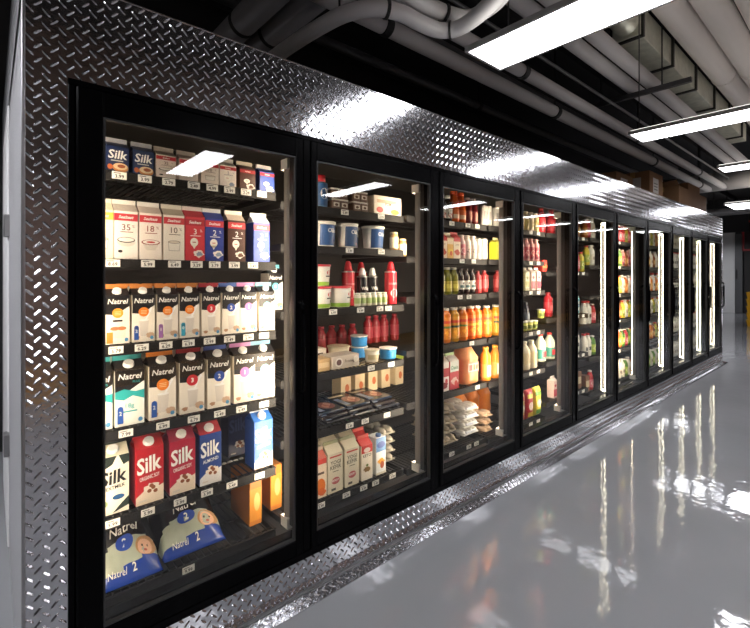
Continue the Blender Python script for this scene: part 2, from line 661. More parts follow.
def egg_carton(w, d, h, col, label=None):
    mb = MB()
    C = mat('pulp_' + col.lstrip('#'), col, 0.9, bump=.3, bscale=90)
    mb.box(-w / 2, w / 2, -d / 2, d / 2, h * .42, h * .52, C)          # flange
    n = max(2, round(w / .047))
    for k in range(n):                                                   # cups below
        for s in (-1, 1):
            mb.lathe([(w / n * .3, 0), (w / n * .46, h * .45)], C, 10, cx=-w / 2 + w / n * (k + .5), cy=s * d * .24)
    lidm = MB()
    for k in range(n):
        for s in (-1, 1):
            lidm.lathe([(w / n * .5, h * .52), (w / n * .49, h * .72), (w / n * .4, h * .92), (w / n * .22, h)], C, 12, cx=-w / 2 + w / n * (k + .5), cy=s * d * .25, sy=d / 2 / (w / n) * .98)
    if label:
        lidm.box(-w * .32, w * .32, -d * .495, -d * .45, h * .56, h * .84, ink(label))
        lidm.text('EGGS', 0, h * .63, h * .14, ink('#4a5a7a'), front(d * .99), 2)
    return mk('egg_carton', mb, w, d, h, [('lid', lidm)])


def milk_bag(w, d, h, seed):
    """pillow pouch lying on its back: black head, photo panel, blue foot"""
    mb = MB()
    q = random.Random(seed)
    ph = [q.uniform(0, 6) for _ in range(6)]
    N, Q = 26, 30

    def S(u, v, e=0.0):
        a, b = max(0.0, 1 - (2 * u) ** 4), max(0.0, 1 - (2 * v) ** 4)
        t = (a * b) ** .5
        g = min(1.0, max(0.0, (v + .5) / .66)) ** .8 * (1 - max(0.0, (v - .16) / .34) ** 2.5)
        t = a ** .5 * g ** .5
        z = h * a ** .4 * g + .006 * t * (math.sin(9 * u + ph[0] + 4 * v) + math.sin(14 * v + ph[1]) * .6 + .5 * math.sin(23 * u + 17 * v + ph[2]))
        k = 1 - .08 * (2 * v) ** 2 * (1 if v > 0 else .3)
        return (u * w * k, v * d, max(z, .002) + e + .002)
    KB, BL, PH = mat('bag_black_film', '#17171a', .25), mat('bag_blue_film', '#1f3f98', .25), mat('bag_photo_print', '#aeb6a4', .3, vary=.25, vscale=30)
    b = len(mb.v)
    for j in range(Q + 1):
        for i in range(N + 1):
            mb.v.append(S(i / N - .5, j / Q - .5))
    for j in range(Q):
        for i in range(N):
            u, v = (i + .5) / N - .5, (j + .5) / Q - .5
            mt = BL if v < -.37 + .04 * math.sin(3 * u) else (KB if v > -.15 - .35 * u * u else PH)
            k = b + j * (N + 1) + i
            mb.f.append((k, k + 1, k + N + 2, k + N + 1))
            mb.mi.append(mb.m(mt))
            mb.sm.append(True)
    rim = [b + i for i in range(N + 1)] + [b + j * (N + 1) + N for j in range(1, Q + 1)] + [b + Q * (N + 1) + i for i in range(N - 1, -1, -1)] + [b + j * (N + 1) for j in range(Q - 1, 0, -1)]
    c = len(mb.v)
    for i in rim:
        p = mb.v[i]
        mb.v.append((p[0], p[1], 0.0))
    for i in range(len(rim)):
        j = (i + 1) % len(rim)
        mb.f.append((rim[i], rim[j], c + j, c + i))
        mb.mi.append(mb.m(KB))
        mb.sm.append(True)
    mb.f.append(tuple(c + i for i in reversed(range(len(rim)))))
    mb.mi.append(mb.m(KB))
    mb.sm.append(False)
    M = lambda u, v, e: S(u / w, v / d, e + .0015)
    mb.text('Natrel', -w * .03, d * -.12, d * .085, W_, M, 3, wmax=w * .62, shear=.2, bold=.012)
    mb.disc(-w * .05, d * -.2, w * .14, d * .065, ink('#2147a8'), M, 3, n=24)
    mb.text('2', -w * .05, d * -.237, d * .075, W_, M, 5, bold=.03)
    # printed picture of a small face on the film
    mb.disc(w * .28, d * -.27, w * .17, d * .085, ink('#b98a5c'), M, 2)
    mb.disc(w * .26, d * -.285, w * .12, d * .07, ink('#e8b899'), M, 3)
    for s in (-1, 1):
        mb.disc(w * (.26 + s * .045), d * -.275, w * .016, d * .012, ink('#3a2a22'), M, 4, n=8)
    mb.disc(w * .26, d * -.315, w * .03, d * .012, ink('#b45a50'), M, 4, n=8)
    mb.text('2', w * .05, d * -.445, d * .07, W_, M, 3, bold=.02)
    mb.text('Natrel', -w * .22, d * -.44, d * .055, W_, M, 3, shear=.2)
    return mk('milk_bag', mb, w, d, h)


def flat_pack(w, d, h, body, meat):
    mb = MB()
    mb.box(-w / 2, w / 2, -d / 2, d / 2, 0, h, ink(body, .2), bev=h * .3)
    M = lambda u, v, e: (u, v, h + e)
    mb.disc(w * .12, -d * .1, w * .3, d * .24, ink(meat, .25), M, 1)
    for k in range(3):
        mb.disc(w * (.05 + .09 * k), -d * (.16 - .06 * k), w * .1, d * .11, ink(('#d9a08c', '#c98472', '#e0b09c')[k], .25), M, 2 + k)
    mb.rect(-w * .42, w * .2, d * .22, d * .32, ink('#c9b48a'), M, 1)
    mb.rect(-w * .42, -w * .22, -d * .4, d * .1, ink('#8d9bb5'), M, 1)
    return mk('deli_meat_pack', mb, w, d, h)


def snack_bag(w, d, h, body, items):
    mb = MB()
    N, Q = 10, 14
    P = {}
    for s in (-1, 1):
        for j in range(Q + 1):
            for i in range(N + 1):
                u, v = 2 * i / N - 1, 2 * j / Q - 1
                t = max(0.0, (1 - u ** 4) * (1 - v ** 6)) ** .6
                P[s, i, j] = len(mb.v)
                mb.v.append((u * w / 2 * (1 - .06 * math.cos(v * PI / 2)), s * (d / 2 * t + .001), (v + 1) / 2 * h))
        for j in range(Q):
            for i in range(N):
                q = [P[s, i, j], P[s, i + 1, j], P[s, i + 1, j + 1], P[s, i, j + 1]]
                mb.f.append(tuple(q if s < 0 else reversed(q)))
                mb.mi.append(mb.m(ink(body, .3)))
                mb.sm.append(True)

    def M(u, v, e):
        a, b = 2 * u / w, 2 * v / h - 1
        t = max(0.0, (1 - a ** 4) * (1 - b ** 6)) ** .6
        return (u, -(d / 2 * t + .0025 + e), v)
    plain_art(items)(mb, M, w, h)
    return mk('cheese_bag', mb, w, d, h)


def cup_pack(w, d, h, body, items, n=2):
    """wrapped multipack of small cups"""
    mb = MB()
    for k in range(n):
        x0 = -w / 2 + w / n * k
        mb.box(x0 + .001, x0 + w / n - .001, -d / 2, d / 2, 0, h * .86, ink(body), bev=.004)
        M = lambda u, v, e, c=x0 + w / n / 2: (u + c, -d / 2 - e, v)
        plain_art(items)(mb, M, w / n, h * .86)
    c = MB()
    c.box(-w / 2, w / 2, -d / 2, d / 2, h * .86, h, ink('#ddd6cc'), bev=.002)
    return mk('cup_multipack', mb, w, d, h, [('lid', c)])


# ================================================================= ROOM SHELL
ZC = 3.9
mb = MB(); mb.box(-4, 21, -4.2, 2.75, F0 - 0.1, F0, None)
FLOORM = bpy.data.materials.new('grey_gloss_epoxy'); FLOORM.use_nodes = True
nt = FLOORM.node_tree; b = nt.nodes['Principled BSDF']
tc = nt.nodes.new('ShaderNodeTexCoord')
n1 = nt.nodes.new('ShaderNodeTexNoise'); n1.inputs['Scale'].default_value = 1.7; n1.inputs['Detail'].default_value = 6
mx = nt.nodes.new('ShaderNodeMix'); mx.data_type = 'RGBA'
mx.inputs[6].default_value = lin('#8a8b8e'); mx.inputs[7].default_value = lin('#98999c')
n2 = nt.nodes.new('ShaderNodeTexNoise'); n2.inputs['Scale'].default_value = 8.0; n2.inputs['Detail'].default_value = 3; n2.inputs['Roughness'].default_value = .5
bp = nt.nodes.new('ShaderNodeBump'); bp.inputs['Strength'].default_value = .16; bp.inputs['Distance'].default_value = .011
for n_ in (n1, n2):
    nt.links.new(tc.outputs['Object'], n_.inputs['Vector'])
nt.links.new(n1.outputs['Fac'], mx.inputs[0]); nt.links.new(mx.outputs[2], b.inputs['Base Color'])
nt.links.new(n2.outputs['Fac'], bp.inputs['Height']); nt.links.new(bp.outputs['Normal'], b.inputs['Normal'])
b.inputs['Roughness'].default_value = .04; b.inputs['IOR'].default_value = 1.5
mb.mats = [FLOORM]; mb.mi = [0] * len(mb.mi)
structure('floor', mb, 'glossy grey epoxy floor with wavy reflections', 'floor')
DK = mat('black_painted_ceiling', '#2a292b', .8, bump=.2, bscale=8)
mb = MB(); mb.box(-4, 21, -4.2, 2.75, ZC, ZC + .1, DK)
for k in range(9):                                       # ribs of the deck
    mb.box(-4, 21, -4 + k * .8, -3.9 + k * .8, ZC - .12, ZC, DK)
structure('ceiling', mb, 'black painted ceiling deck above the pipes', 'ceiling')
mb = MB(); mb.box(-4, 21, 2.65, 2.75, F0, ZC, DK)
structure('wall_back', mb, 'black wall behind the top of the cooler', 'wall')
BRN = mat('brown_panelling', '#7d6457', .6, vary=.2, vscale=2)
mb = MB(); mb.box(-4, 21, -4.3, -4.2, F0, ZC, BRN)
structure('wall_front', mb, 'brown panelled wall across the aisle from the cooler', 'wall')
mb = MB(); mb.box(-4, 21, -4.2, -4.17, F0, .26, mat('ochre_base', '#b8863c', .5))
structure('baseboard_front', mb, 'ochre baseboard along the brown panelled wall', 'baseboard')
WHT = mat('white_wall_paint', '#e0e0e0', .6)
mb = MB(); mb.box(-4.1, -4, -4.2, 2.75, F0, ZC, mat('grey_wall_paint', '#6d6c6e', .6))
structure('wall_left', mb, 'grey painted wall at the near end', 'wall')
XF = 18.6
mb = MB(); mb.box(XF, XF + .1, 1.665, 2.65, F0, 2.75, WHT)
structure('wall_right', mb, 'white wall section past the far end of the cooler', 'wall')
mb = MB(); mb.box(XF + .1, XF + .2, -4.2, 2.65, F0, ZC, mat('dark_opening_fill', '#2b2a2b', .6)); mb.box(XF - .05, XF + .1, 1.3, 2.65, 2.75, ZC, DK)  # dark colour stands in for the darkness of an opening
structure('wall_end', mb, 'end wall coloured dark for the dark opening past the white section', 'wall')
mb = MB(); mb.box(XF + .02, XF + .09, 1.46, 1.66, F0 + 0.005, 2.7, mat('grey_door_paint', '#5f6062', .45), bev=.004)
mb.box(XF - .02, XF + .02, 1.6, 1.64, 1.2, 1.5, mat('dark_handle', '#242426', .4))
structure('door_1', mb, 'grey steel door edge with dark pull at far end', 'door')

# ================================================================= COOLER ENCLOSURE
ZB, ZT, ZH = 0.206, 1.876, 2.149
NW, ND = 0.78, 10
XE = NW * ND


def lugs(mb, u0, u1, v0, v1, M, p=.0182):
    """raised tread bars in rows; each bar's end points at the middle of a square neighbour"""
    mi = mb.m(STEEL)
    L, Wd, H = .0142, .0036, .003
    g = .0085
    nv = max(1, int((v1 - v0 - 2 * g) / p))
    for j in range(nv + 1):
        cv = v0 + g + (v1 - v0 - 2 * g) * j / nv
        n = int((u1 - u0 - 2 * g - (p if j % 2 else 0)) / (2 * p))
        for i in range(n + 1):
            cu = u0 + g + (p if j % 2 else 0) + i * 2 * p
            s = .7071 if j % 2 else -.7071
            a, c = (.7071, s), (-s, .7071)
            b0 = len(mb.v)
            for l, w, h in ((-L, 0, 0), (-L * .55, -Wd, 0), (L * .55, -Wd, 0), (L, 0, 0), (L * .55, Wd, 0), (-L * .55, Wd, 0), (-L * .6, 0, H), (L * .6, 0, H)):
                mb.v.append(M(cu + a[0] * l + c[0] * w, cv + a[1] * l + c[1] * w, h))
            for q in ((0, 1, 6), (1, 2, 7, 6), (2, 3, 7), (3, 4, 7), (4, 5, 6, 7), (5, 0, 6)):
                mb.f.append(tuple(b0 + t for t in q)); mb.mi.append(mi); mb.sm.append(False)


cool = bpy.data.objects.new('walk_in_cooler', None); COL.objects.link(cool)
tag(cool, 'long walk-in cooler front clad in diamond tread plate with black frames', 'walk-in cooler', kind='thing')
XL = -.0975
mb = MB()                                                     # header band
mb.box(XL, XE + .0975, 0, .04, ZT, ZH, STEEL)
mb.box(XL, XE + .0975, -.003, .04, ZH, ZH + .003, STEEL)
lugs(mb, XL + .004, XE + .09, ZT + .003, ZH - .003, lambda u, v, h: (u, -h, v))
part('header_panel', mb, cool, 'diamond tread plate header')
mb = MB()                                                     # near pillar
mb.box(XL, 0, 0, .04, F0, ZT, STEEL)
lugs(mb, XL + .004, -.001, F0 + .004, ZT - .002, lambda u, v, h: (u, -h, v))
part('corner_pillar', mb, cool, 'diamond tread plate pillar')
mb = MB()                                                     # far pillar
mb.box(XE, XE + .0975, 0, .04, F0, ZT, STEEL)
lugs(mb, XE + .004, XE + .0965, F0 + .004, ZT - .002, lambda u, v, h: (u, -h, v))
part('end_pillar', mb, cool, 'diamond tread plate pillar')
mb = MB()                                                     # kick plate, bent out onto the floor
mb.box(0, XE, 0, .04, F0 + .012, ZB, STEEL)
K0, K1, KY = F0 + .012, F0 + .003, -.065
mb.face([(XL, 0, K0), (XE + .0975, 0, K0), (XE + .0975, KY, K1), (XL, KY, K1)], STEEL)
mb.face([(XL, KY, K1), (XE + .0975, KY, K1), (XE + .0975, KY, F0 + .0005), (XL, KY, F0 + .0005)], STEEL)
mb.tube([(0, -.003, K0 + .004), (XE, -.003, K0 + .004)], .0045, ALU, 8)
lugs(mb, .004, XE, F0 + .02, ZB - .002, lambda u, v, h: (u, -h, v))
lugs(mb, XL + .004, XE, 0.006, .063, lambda u, v, h: (u, -v - h * .14, K0 - v * (K0 - K1) / .065 + h))
part('kick_plate', mb, cool, 'diamond tread plate kick plate')
mb = MB()                                                     # bright corner trim
mb.box(XL - .004, XL + .004, -.004, .03, F0, ZH, ALU, bev=.0015)
part('corner_trim', mb, cool, 'bright metal corner angle')
SIDE = mat('grey_embossed_panel', '#b4b4b6', .45, bump=.35, bscale=120)
ZS = 2.46
mb = MB(); mb.box(XL, XL + .08, .03, .12, F0, ZH, SIDE); mb.box(XL, XL + .08, .12, 1.14, F0, ZS, SIDE)
mb.box(XL, XL + .08, 1.14, 2.6, 2.12, ZS, SIDE); mb.box(XL, XL + .08, 2.05, 2.6, F0, 2.12, SIDE)
part('side_panel', mb, cool, 'grey embossed side panel')
mb = MB(); mb.box(XL - .006, XL + .07, 1.15, 2.04, F0 + .01, 2.11, mat('white_door_panel', '#f0f0ee', .4), bev=.004)
sd = part('side_door', mb, cool, 'white insulated side door')
mb = MB(); mb.box(XL - .02, XL + .001, 1.1, 1.17, 1.5, 1.6, ALU, bev=.003)
part('hinge', mb, sd)
mb = MB(); mb.box(XL - .02, XL + .001, 1.1, 1.17, .5, .6, ALU, bev=.003)
part('hinge', mb, sd)
INS = mat('cooler_liner', '#514e4b', .5)
mb = MB(); mb.box(XL, XE + .0975, .04, 2.6, ZH - .06, ZH, INS)
part('top_panel', mb, cool)
mb = MB(); mb.box(-.0175, XE, .04, 2.55, F0 + 0.004, .15, INS)
part('inner_floor', mb, cool)
mb = MB(); mb.box(XL + .08, XE, 1.35, 1.4, .15, ZH - .06, mat('cooler_dark_back', '#1b1a19', .6))
part('inner_back', mb, cool)
mb = MB(); mb.box(XE, XE + .0975, .04, 2.6, F0, ZH - .06, SIDE)
part('end_panel', mb, cool)
mb = MB()                                                      # jamb frame
J = .016
mb.box(0, XE, -.008, .05, ZT - .014, ZT, BLACK); mb.box(0, XE, -.008, .05, ZB, ZB + .026, BLACK)
mb.box(0, XE, .0105, .05, ZT - .075, ZT - .014, BLACK); mb.box(0, XE, .0105, .05, ZB + .026, ZB + .1, BLACK)
part('jamb_frame', mb, cool, 'black jamb frame')
for n in range(ND + 1):
    x = n * NW
    a, c = (0 if n == 0 else x - J), (XE if n == ND else x + J)
    mb = MB(); mb.box(a, c, -.006, .02, ZB + .026, ZT - .014, BLACK, bev=.002); mb.box(max(0.0, x - .026), min(XE, x + .026), .0105, .06, ZB + .1, ZT - .075, BLACK); mb.box(max(0, x - .024), min(XE, x + .024), .06, .087 if n in (0, 1, 2, 3, 4, 6) else .0625, ZB + .1, ZT - .075, mat('mullion_cover', '#232120', .3))
    part('mullion', mb, cool)

ORD = ['', 'first', 'second', 'third', 'fourth', 'fifth', 'sixth', 'seventh', 'eighth', 'ninth', 'tenth', 'eleventh', 'twelfth', 'thirteenth', 'fourteenth', 'fifteenth', 'sixteenth', 'seventeenth', 'eighteenth', 'nineteenth', 'twentieth']

# ---------------------------------------------------------------- glass doors
X0, X1, Z0, Z1 = .019, .761, ZB + .028, ZT - .016
GX0, GX1, GZ0, GZ1 = .074, .727, .296, 1.785
Y0, Y1 = -.012, .0095
GK = mat('grey_gasket', '#2a2a2a', .5)


def door_meshes(GX0):
    f = MB()
    f.box(X0, GX0, Y0, Y1, Z0, Z1, BLACK, bev=.004); f.box(GX1, X1, Y0, Y1, Z0, Z1, BLACK, bev=.004)
    f.box(GX0 - .003, GX1 + .003, Y0 + .001, Y1, GZ1, Z1 - .0005, BLACK, bev=.004); f.box(GX0 - .003, GX1 + .003, Y0 + .001, Y1, Z0 + .0005, GZ0, BLACK, bev=.004)
    g = MB()
    for a, c, e, h in ((GX0, GX0 + .005, GZ0, GZ1), (GX1 - .005, GX1, GZ0, GZ1), (GX0 + .005, GX1 - .005, GZ0, GZ0 + .005), (GX0 + .005, GX1 - .005, GZ1 - .005, GZ1)):
        g.box(a, c, -.009, .008, e, h, GK)
    p = MB(); p.box(GX0 + .002, GX1 - .002, -.004, .004, GZ0 + .002, GZ1 - .002, GLASS)
    return f.mesh('frame'), g.mesh('gasket'), p.mesh('glass_pane')


DOORS = [door_meshes(.085), door_meshes(.046)]
mb = MB(); hx = .742
mb.tube([(hx, Y0 + .004, .87), (hx, -.025, .87), (hx, -.036, .885), (hx, -.039, .92), (hx, -.039, 1.17), (hx, -.036, 1.205), (hx, -.025, 1.22), (hx, Y0 + .004, 1.22)], .009, BLACK, 10)
DH = mb.mesh('handle')
for k in range(ND):
    d = bpy.data.objects.new('cooler_door', None); COL.objects.link(d); d.location = (k * NW, 0, 0)
    lab = 'black framed glass cooler door, ' + ('nearest the diamond-plate pillar' if k == 0 else 'last before the far end pillar' if k == ND - 1 else ORD[k + 1] + ' door from the near pillar')
    tag(d, lab, 'cooler door', 'cooler doors', 'thing')
    DF, DG, DP = DOORS[min(k, 1)]
    link('frame', DF, d); link('gasket', DG, d); link('glass_pane', DP, d); link('handle', DH, d)

# ---------------------------------------------------------------- lights on the mullions
LZ0, LZ1 = .3, 1.79
HOUS = mat('lamp_housing', '#948c84', .45)


def led_a():
    """back-facing twin strip"""
    h = MB()
    P = [(-.014, .089), (-.026, .1), (-.032, .117), (0, .121), (.032, .117), (.026, .1), (.014, .089)]
    h.mats = []
    for i in range(len(P)):
        j = (i + 1) % len(P)
        h.face([(P[i][0], P[i][1], LZ0), (P[j][0], P[j][1], LZ0), (P[j][0], P[j][1], LZ1), (P[i][0], P[i][1], LZ1)], HOUS)
    h.face([(x, y, LZ0) for x, y in P], HOUS); h.face([(x, y, LZ1) for x, y in P], HOUS)
    h.box(-.034, .034, .088, .14, LZ1 - .03, LZ1 + .012, WHITEPL); h.box(-.034, .034, .088, .14, LZ0 - .012, LZ0 + .03, WHITEPL)
    out = []
    for s in (-1, 1):
        g = MB()
        a, c = (s * .023, .1198), (s * .001, .129)
        g.face([(a[0], a[1], LZ0 + .03), (c[0], c[1], LZ0 + .03), (c[0], c[1], LZ1 - .03), (a[0], a[1], LZ1 - .03)], LEDC)
        out.append(g)
    return h, out


def led_b():
    """side-facing light panel with a bright border"""
    h = MB()
    A, B_ = (.04, .064), (.006, .112)
    h.face([(-A[0], A[1], LZ0), (-B_[0], B_[1], LZ0), (-B_[0], B_[1], LZ1), (-A[0], A[1], LZ1)], HOUS)
    h.face([(A[0], A[1], LZ0), (B_[0], B_[1], LZ0), (B_[0], B_[1], LZ1), (A[0], A[1], LZ1)], ALU)
    h.face([(-A[0], A[1], LZ0), (A[0], A[1], LZ0), (A[0], A[1], LZ1), (-A[0], A[1], LZ1)], HOUS)
    for z in (LZ0, LZ1):
        h.face([(-A[0], A[1], z), (A[0], A[1], z), (B_[0], B_[1], z), (-B_[0], B_[1], z)], HOUS)
    h.face([(-B_[0], B_[1], LZ0), (B_[0], B_[1], LZ0), (B_[0], B_[1], LZ1), (-B_[0], B_[1], LZ1)], HOUS)
    out = []
    for s in (-1, 1):
        g = MB()

        def pt(t, z):
            x, y = A[0] + (B_[0] - A[0]) * t, A[1] + (B_[1] - A[1]) * t
            return (s * (x + .0015), y + .001, z)
        for t0, t1, z0, z1 in ((0.0, .24, LZ0 + .01, LZ1 - .01), (.88, 1.0, LZ0 + .01, LZ1 - .01), (.24, .88, LZ0 + .01, LZ0 + .025), (.24, .88, LZ1 - .025, LZ1 - .01)):
            g.face([pt(t0, z0), pt(t1, z0), pt(t1, z1), pt(t0, z1)], LEDB)
        out.append(g)
    return h, out


LA, LB = led_a(), led_b()
LAm = (LA[0].mesh('housing'), [g.mesh('diffuser') for g in LA[1]])
LBm = (LB[0].mesh('housing'), [g.mesh('diffuser') for g in LB[1]])
for n in range(ND + 1):
    M_ = LAm if n in (0, 1, 2, 3, 4, 6) else LBm
    f = link('led_strip_light', None, None, (n * NW, 0, 0))
    where = 'at the near pillar' if n == 0 else 'at the far end pillar' if n == ND else 'on the post after the ' + ORD[n] + ' door'
    tag(f, ('grey backward-facing' if M_ is LAm else 'bright side-glowing') + ' vertical strip light ' + where, 'strip light', 'strip lights on the mullions', 'thing')
    link('housing', M_[0], f)
    for s, g in zip((-1, 1), M_[1]):
        if (n == 0 and s < 0) or (n == ND and s > 0):
            continue
        link('diffuser', g, f)
    if n == 0:
        f.location.x = .032
    if n == ND:
        f.location.x = XE - .046

# ---------------------------------------------------------------- shelves
RAILS = {1: [1.667, 1.366, 1.069, .778, .481, .215], 2: [1.632, 1.447, 1.149, .848, .584, .249], 3: [1.641, 1.413, 1.187, .888, .597, .233],
         4: [1.644, 1.416, 1.191, .885, .586, .207], 5: [1.644, 1.338, .966, .62, .3], 6: [1.65, 1.4, 1.12, .86, .56, .24],
         7: [1.65, 1.4, 1.12, .86, .56, .24], 8: [1.65, 1.4, 1.12, .86, .56, .24], 9: [1.65, 1.4, 1.12, .86, .56, .24], 10: [1.65, 1.4, 1.12, .86, .56, .24]}
SX0, SX1, SY0, SY1 = .012, .768, .228, .78
mb = MB()
for k in range(29):
    x = SX0 + .01 + k * (SX1 - SX0 - .02) / 28
    mb.box(x - .002, x + .002, SY0, SY1, -.004, 0, WIRE)
for y in (.25, .42, .6, .77):
    mb.box(SX0, SX1, y - .003, y + .003, -.012, -.004, WIRE)
for x in (SX0, SX1 - .006):
    mb.box(x, x + .006, SY0, SY1, -.03, -.002, WIRE)
SHM = mb.mesh('wire_shelf')
mb = MB(); mb.box(SX0, SX1, SY0 - .006, SY0 - .001, -.036, -.0008, BLACKSHELF, bev=.0015); mb.box(SX0, SX1, SY0 - .009, SY0 - .006, -.036, -.031, BLACKSHELF); mb.box(SX0, SX1, SY0 - .009, SY0 - .006, -.005, -.0008, BLACKSHELF)
SHR = mb.mesh('price_rail')
TAGM = {}


def price_tag(txt):
    if txt not in TAGM:
        t = MB()
        t.box(-.022, .022, SY0 - .0105, SY0 - .0065, -.028, -.003, ink('#f1eee6'))
        M = lambda u, v, e: (u, SY0 - .0105 - e, v)
        if txt:
            t.text(txt, 0, -.025, .0125, K_, M, 1, wmax=.038, bold=.02)
        t.rect(-.018, .004, -.0095, -.0065, ink('#77736d'), M, 1)
        TAGM[txt] = t.mesh('price_tag')
    return TAGM[txt]


PRICES = {(1, 1): ['3.99', '3.99', '2.79', '2.49', '4.99', '2.99', '2.29', '2.29'], (1, 2): ['8.69', '5.99', '6.49', '3.29', '3.79', '3.99', '3.49'],
          (1, 3): ['5.79', '6.29', '6.29', '6.39', '5.99', '5.49', '5.99', '5.49'], (1, 4): ['7.99', '6.99', '6.79', '6.49', '6.49', '6.49'],
          (1, 5): ['5.99', '5.99', '5.99', '5.99', '5.49', '5.49'], (1, 6): ['9.99']}
TAGX = {(1, 1): [.17, .25, .33, .42, .49, .56, .63, .7], (1, 2): [.15, .26, .35, .43, .5, .58, .66], (1, 3): [.16, .24, .32, .4, .48, .56, .64, .71],
        (1, 4): [.19, .31, .42, .52, .61, .71], (1, 5): [.15, .26, .37, .47, .57, .69], (1, 6): [.4],
        (2, 1): [.36, .6], (2, 2): [.39, .6], (2, 3): [.29, .46, .59, .65], (2, 4): [.53, .67], (2, 5): [.39, .49, .64], (2, 6): [.22, .37, .48, .56, .68],
        (3, 1): [.4, .56, .66], (3, 2): [.5, .62], (3, 3): [.48, .57], (3, 4): [.6], (3, 5): [.66], (3, 6): [.4, .57, .65]}
ROWN = {1: 'top', 2: 'second', 3: 'third', 4: 'fourth', 5: 'fifth', 6: 'bottom'}
for sec in RAILS:
    for r, z in enumerate(RAILS[sec], 1):
        rn = 'bottom' if r == len(RAILS[sec]) else ROWN[r]
        s = link('wire_shelf', SHM, None, ((sec - 1) * NW, 0, z + .015))
        tag(s, 'black wire %s shelf behind the %s cooler door' % (rn, ORD[sec]), 'shelf', 'wire shelves in the cooler', 'thing')
        link('price_rail', SHR, s)
        xs = TAGX.get((sec, r), [.55, .66] if sec in (4, 5) else [.6, .7])
        pr = PRICES.get((sec, r), [])
        for k, x in enumerate(xs):
            link('price_tag', price_tag(pr[k] if k < len(pr) else ('' if sec > 3 else ('4.99', '5.49', '3.99', '6.99')[(k + r) % 4])), s, (x, 0, 0))

COUNT = {}


YF = .25


def shelf_z(x, z):
    """top of the shelf nearest to height z in the bay that holds x"""
    return min(RAILS[min(ND, int(x / NW) + 1)], key=lambda q: abs(q + .0155 - z)) + .0155


def row(sec, r, items, group, yf=YF, rear=False, gap=.002):
    """items: (pxL, pxR, proto, look, category[, dz, dy]); one individual each, in order along the shelf"""
    z = RAILS[sec][r - 1] + .0155
    rn = 'bottom' if r == len(RAILS[sec]) else ROWN[r]
    last = last0 = -9
    for it in items:
        a, c, p, look, cat = it[:5]
        dz = it[5] if len(it) > 5 else 0
        dy = it[6] if len(it) > 6 else 0
        x = (px_x(a, yf) + px_x(c, yf)) / 2
        if dz == 0 and dy == 0:
            x = max(x, last + p.w / 2 + gap)
        s0 = NW * math.floor(x / NW)
        lo, hi = s0 + .004 + p.w / 2, s0 + .777 - p.w / 2
        if x > s0 + .76:
            x = lo + NW
        x = min(max(x, lo), hi) if x < s0 + NW else x
        if dz == 0 and dy == 0:
            if x - p.w / 2 < last0 - 3e-3:
                print('SKIP', sec, r, look)
                continue
            last = last0 = x + p.w / 2
        COUNT[sec, r] = COUNT.get((sec, r), 0) + 1
        lab = '%s, %s along, %s shelf, %s door' % (look, ORD[COUNT[sec, r]], rn, ORD[sec])
        p.put((x, yf + dy + p.d / 2, shelf_z(x, z) + dz), lab, cat, group)


MC = 'milk carton'
# ---- first door
P_ = .069
pint = lambda num, band, body, roof, fin, tcx, pic: dairy(P_, .088, .108, num, band, body, roof, fin, tcx, pic)
silkp = lambda body, k: gable_carton('creamer_carton', P_, P_, .09, .11, body, body, '#cfd3dc', art_plant('#f7f5f2', 'small', None), side=body)
sp1, sp2 = silkp('#1d2c55', 1), silkp('#24365c', 2)
p35, p10 = pint('35', '#b7333c', '#e9dcd0', '#bfae9d', '#e7ddd0', '#5c3a36', 'bowl'), pint('10', '#b7333c', '#e9dcd0', '#b39f8c', '#e7ddd0', '#5c3a36', 'cup')
p18, pmk = pint('18', '#b7333c', '#e6d8cc', '#c2a99a', '#e7ddd0', '#5c3a36', 'redbowl'), pint('2', '#b7333c', '#e8ddd4', '#c9bfb6', '#ece4da', '#3c5378', 'splash')
pch, pbl = pint('', '#a5303a', '#4a2a1f', '#5a3527', '#d9cdbf', '#ffffff', 'choc'), pint('', '#b7333c', '#2b4a9c', '#30509f', '#d9d6d4', '#ffffff', 'splash')
row(1, 1, [(104, 131, sp1, 'navy creamer carton with bowl', 'creamer carton'), (131, 156, sp2, 'slate blue creamer carton with bowl', 'creamer carton'),
           (156, 176, p35, 'red-banded cream pint marked 35', MC), (176, 201, p18, 'red-banded cream pint with red bowl', MC), (201, 219, p10, 'red-banded cream pint with cup', MC),
           (219, 237, pmk, 'white milk pint with blue splash', MC), (237, 258, pch, 'brown chocolate milk pint', MC), (258, 276, pbl, 'blue milk pint with red band', MC)], 'pint cartons on the top shelf')
Q_ = .074
lit = lambda *a: dairy(Q_, .168, .196, *a)
row(1, 2, [(92, 110, lit('', '#d8b24a', '#ece2c4', '#d8cfae', '#efe8d2', '#6a5a3a', 'cup'), 'pale yellow cream carton', MC),
           (110, 138, lit('35', '#c4323c', '#eee6dd', '#c9bcae', '#ece5dc', '#6b3b3a', 'bowl'), 'white cream carton marked 35', MC),
           (138, 163, lit('18', '#c4323c', '#eee3d8', '#cdbdb0', '#ece5dc', '#8c3b37', 'redbowl'), 'white cream carton marked 18', MC),
           (163, 185, lit('10', '#c4323c', '#ebe2d4', '#b7ab97', '#e3dac9', '#5b5348', 'cup'), 'white cream carton marked 10', MC),
           (185, 205, lit('3', '#a61f2c', '#c8313c', '#b82a36', '#ead9d2', '#f6efe8', 'splash'), 'red milk carton marked 3', MC),
           (205, 224, lit('2', '#c4323c', '#23388c', '#273c8c', '#e2e0e0', '#f2f0ee', 'splash'), 'dark blue milk carton marked 2', MC),
           (224, 249, lit('2', '#c4323c', '#4a2b21', '#d6c5b4', '#efe6da', '#f6efe8', 'choc'), 'brown chocolate milk carton marked 2', MC),
           (249, 274, lit('2', '#c4323c', '#2c49a6', '#cdd0da', '#efece8', '#f2f0ee', 'splash'), 'bright blue milk carton marked 2', MC)], 'one litre cartons on the second shelf')
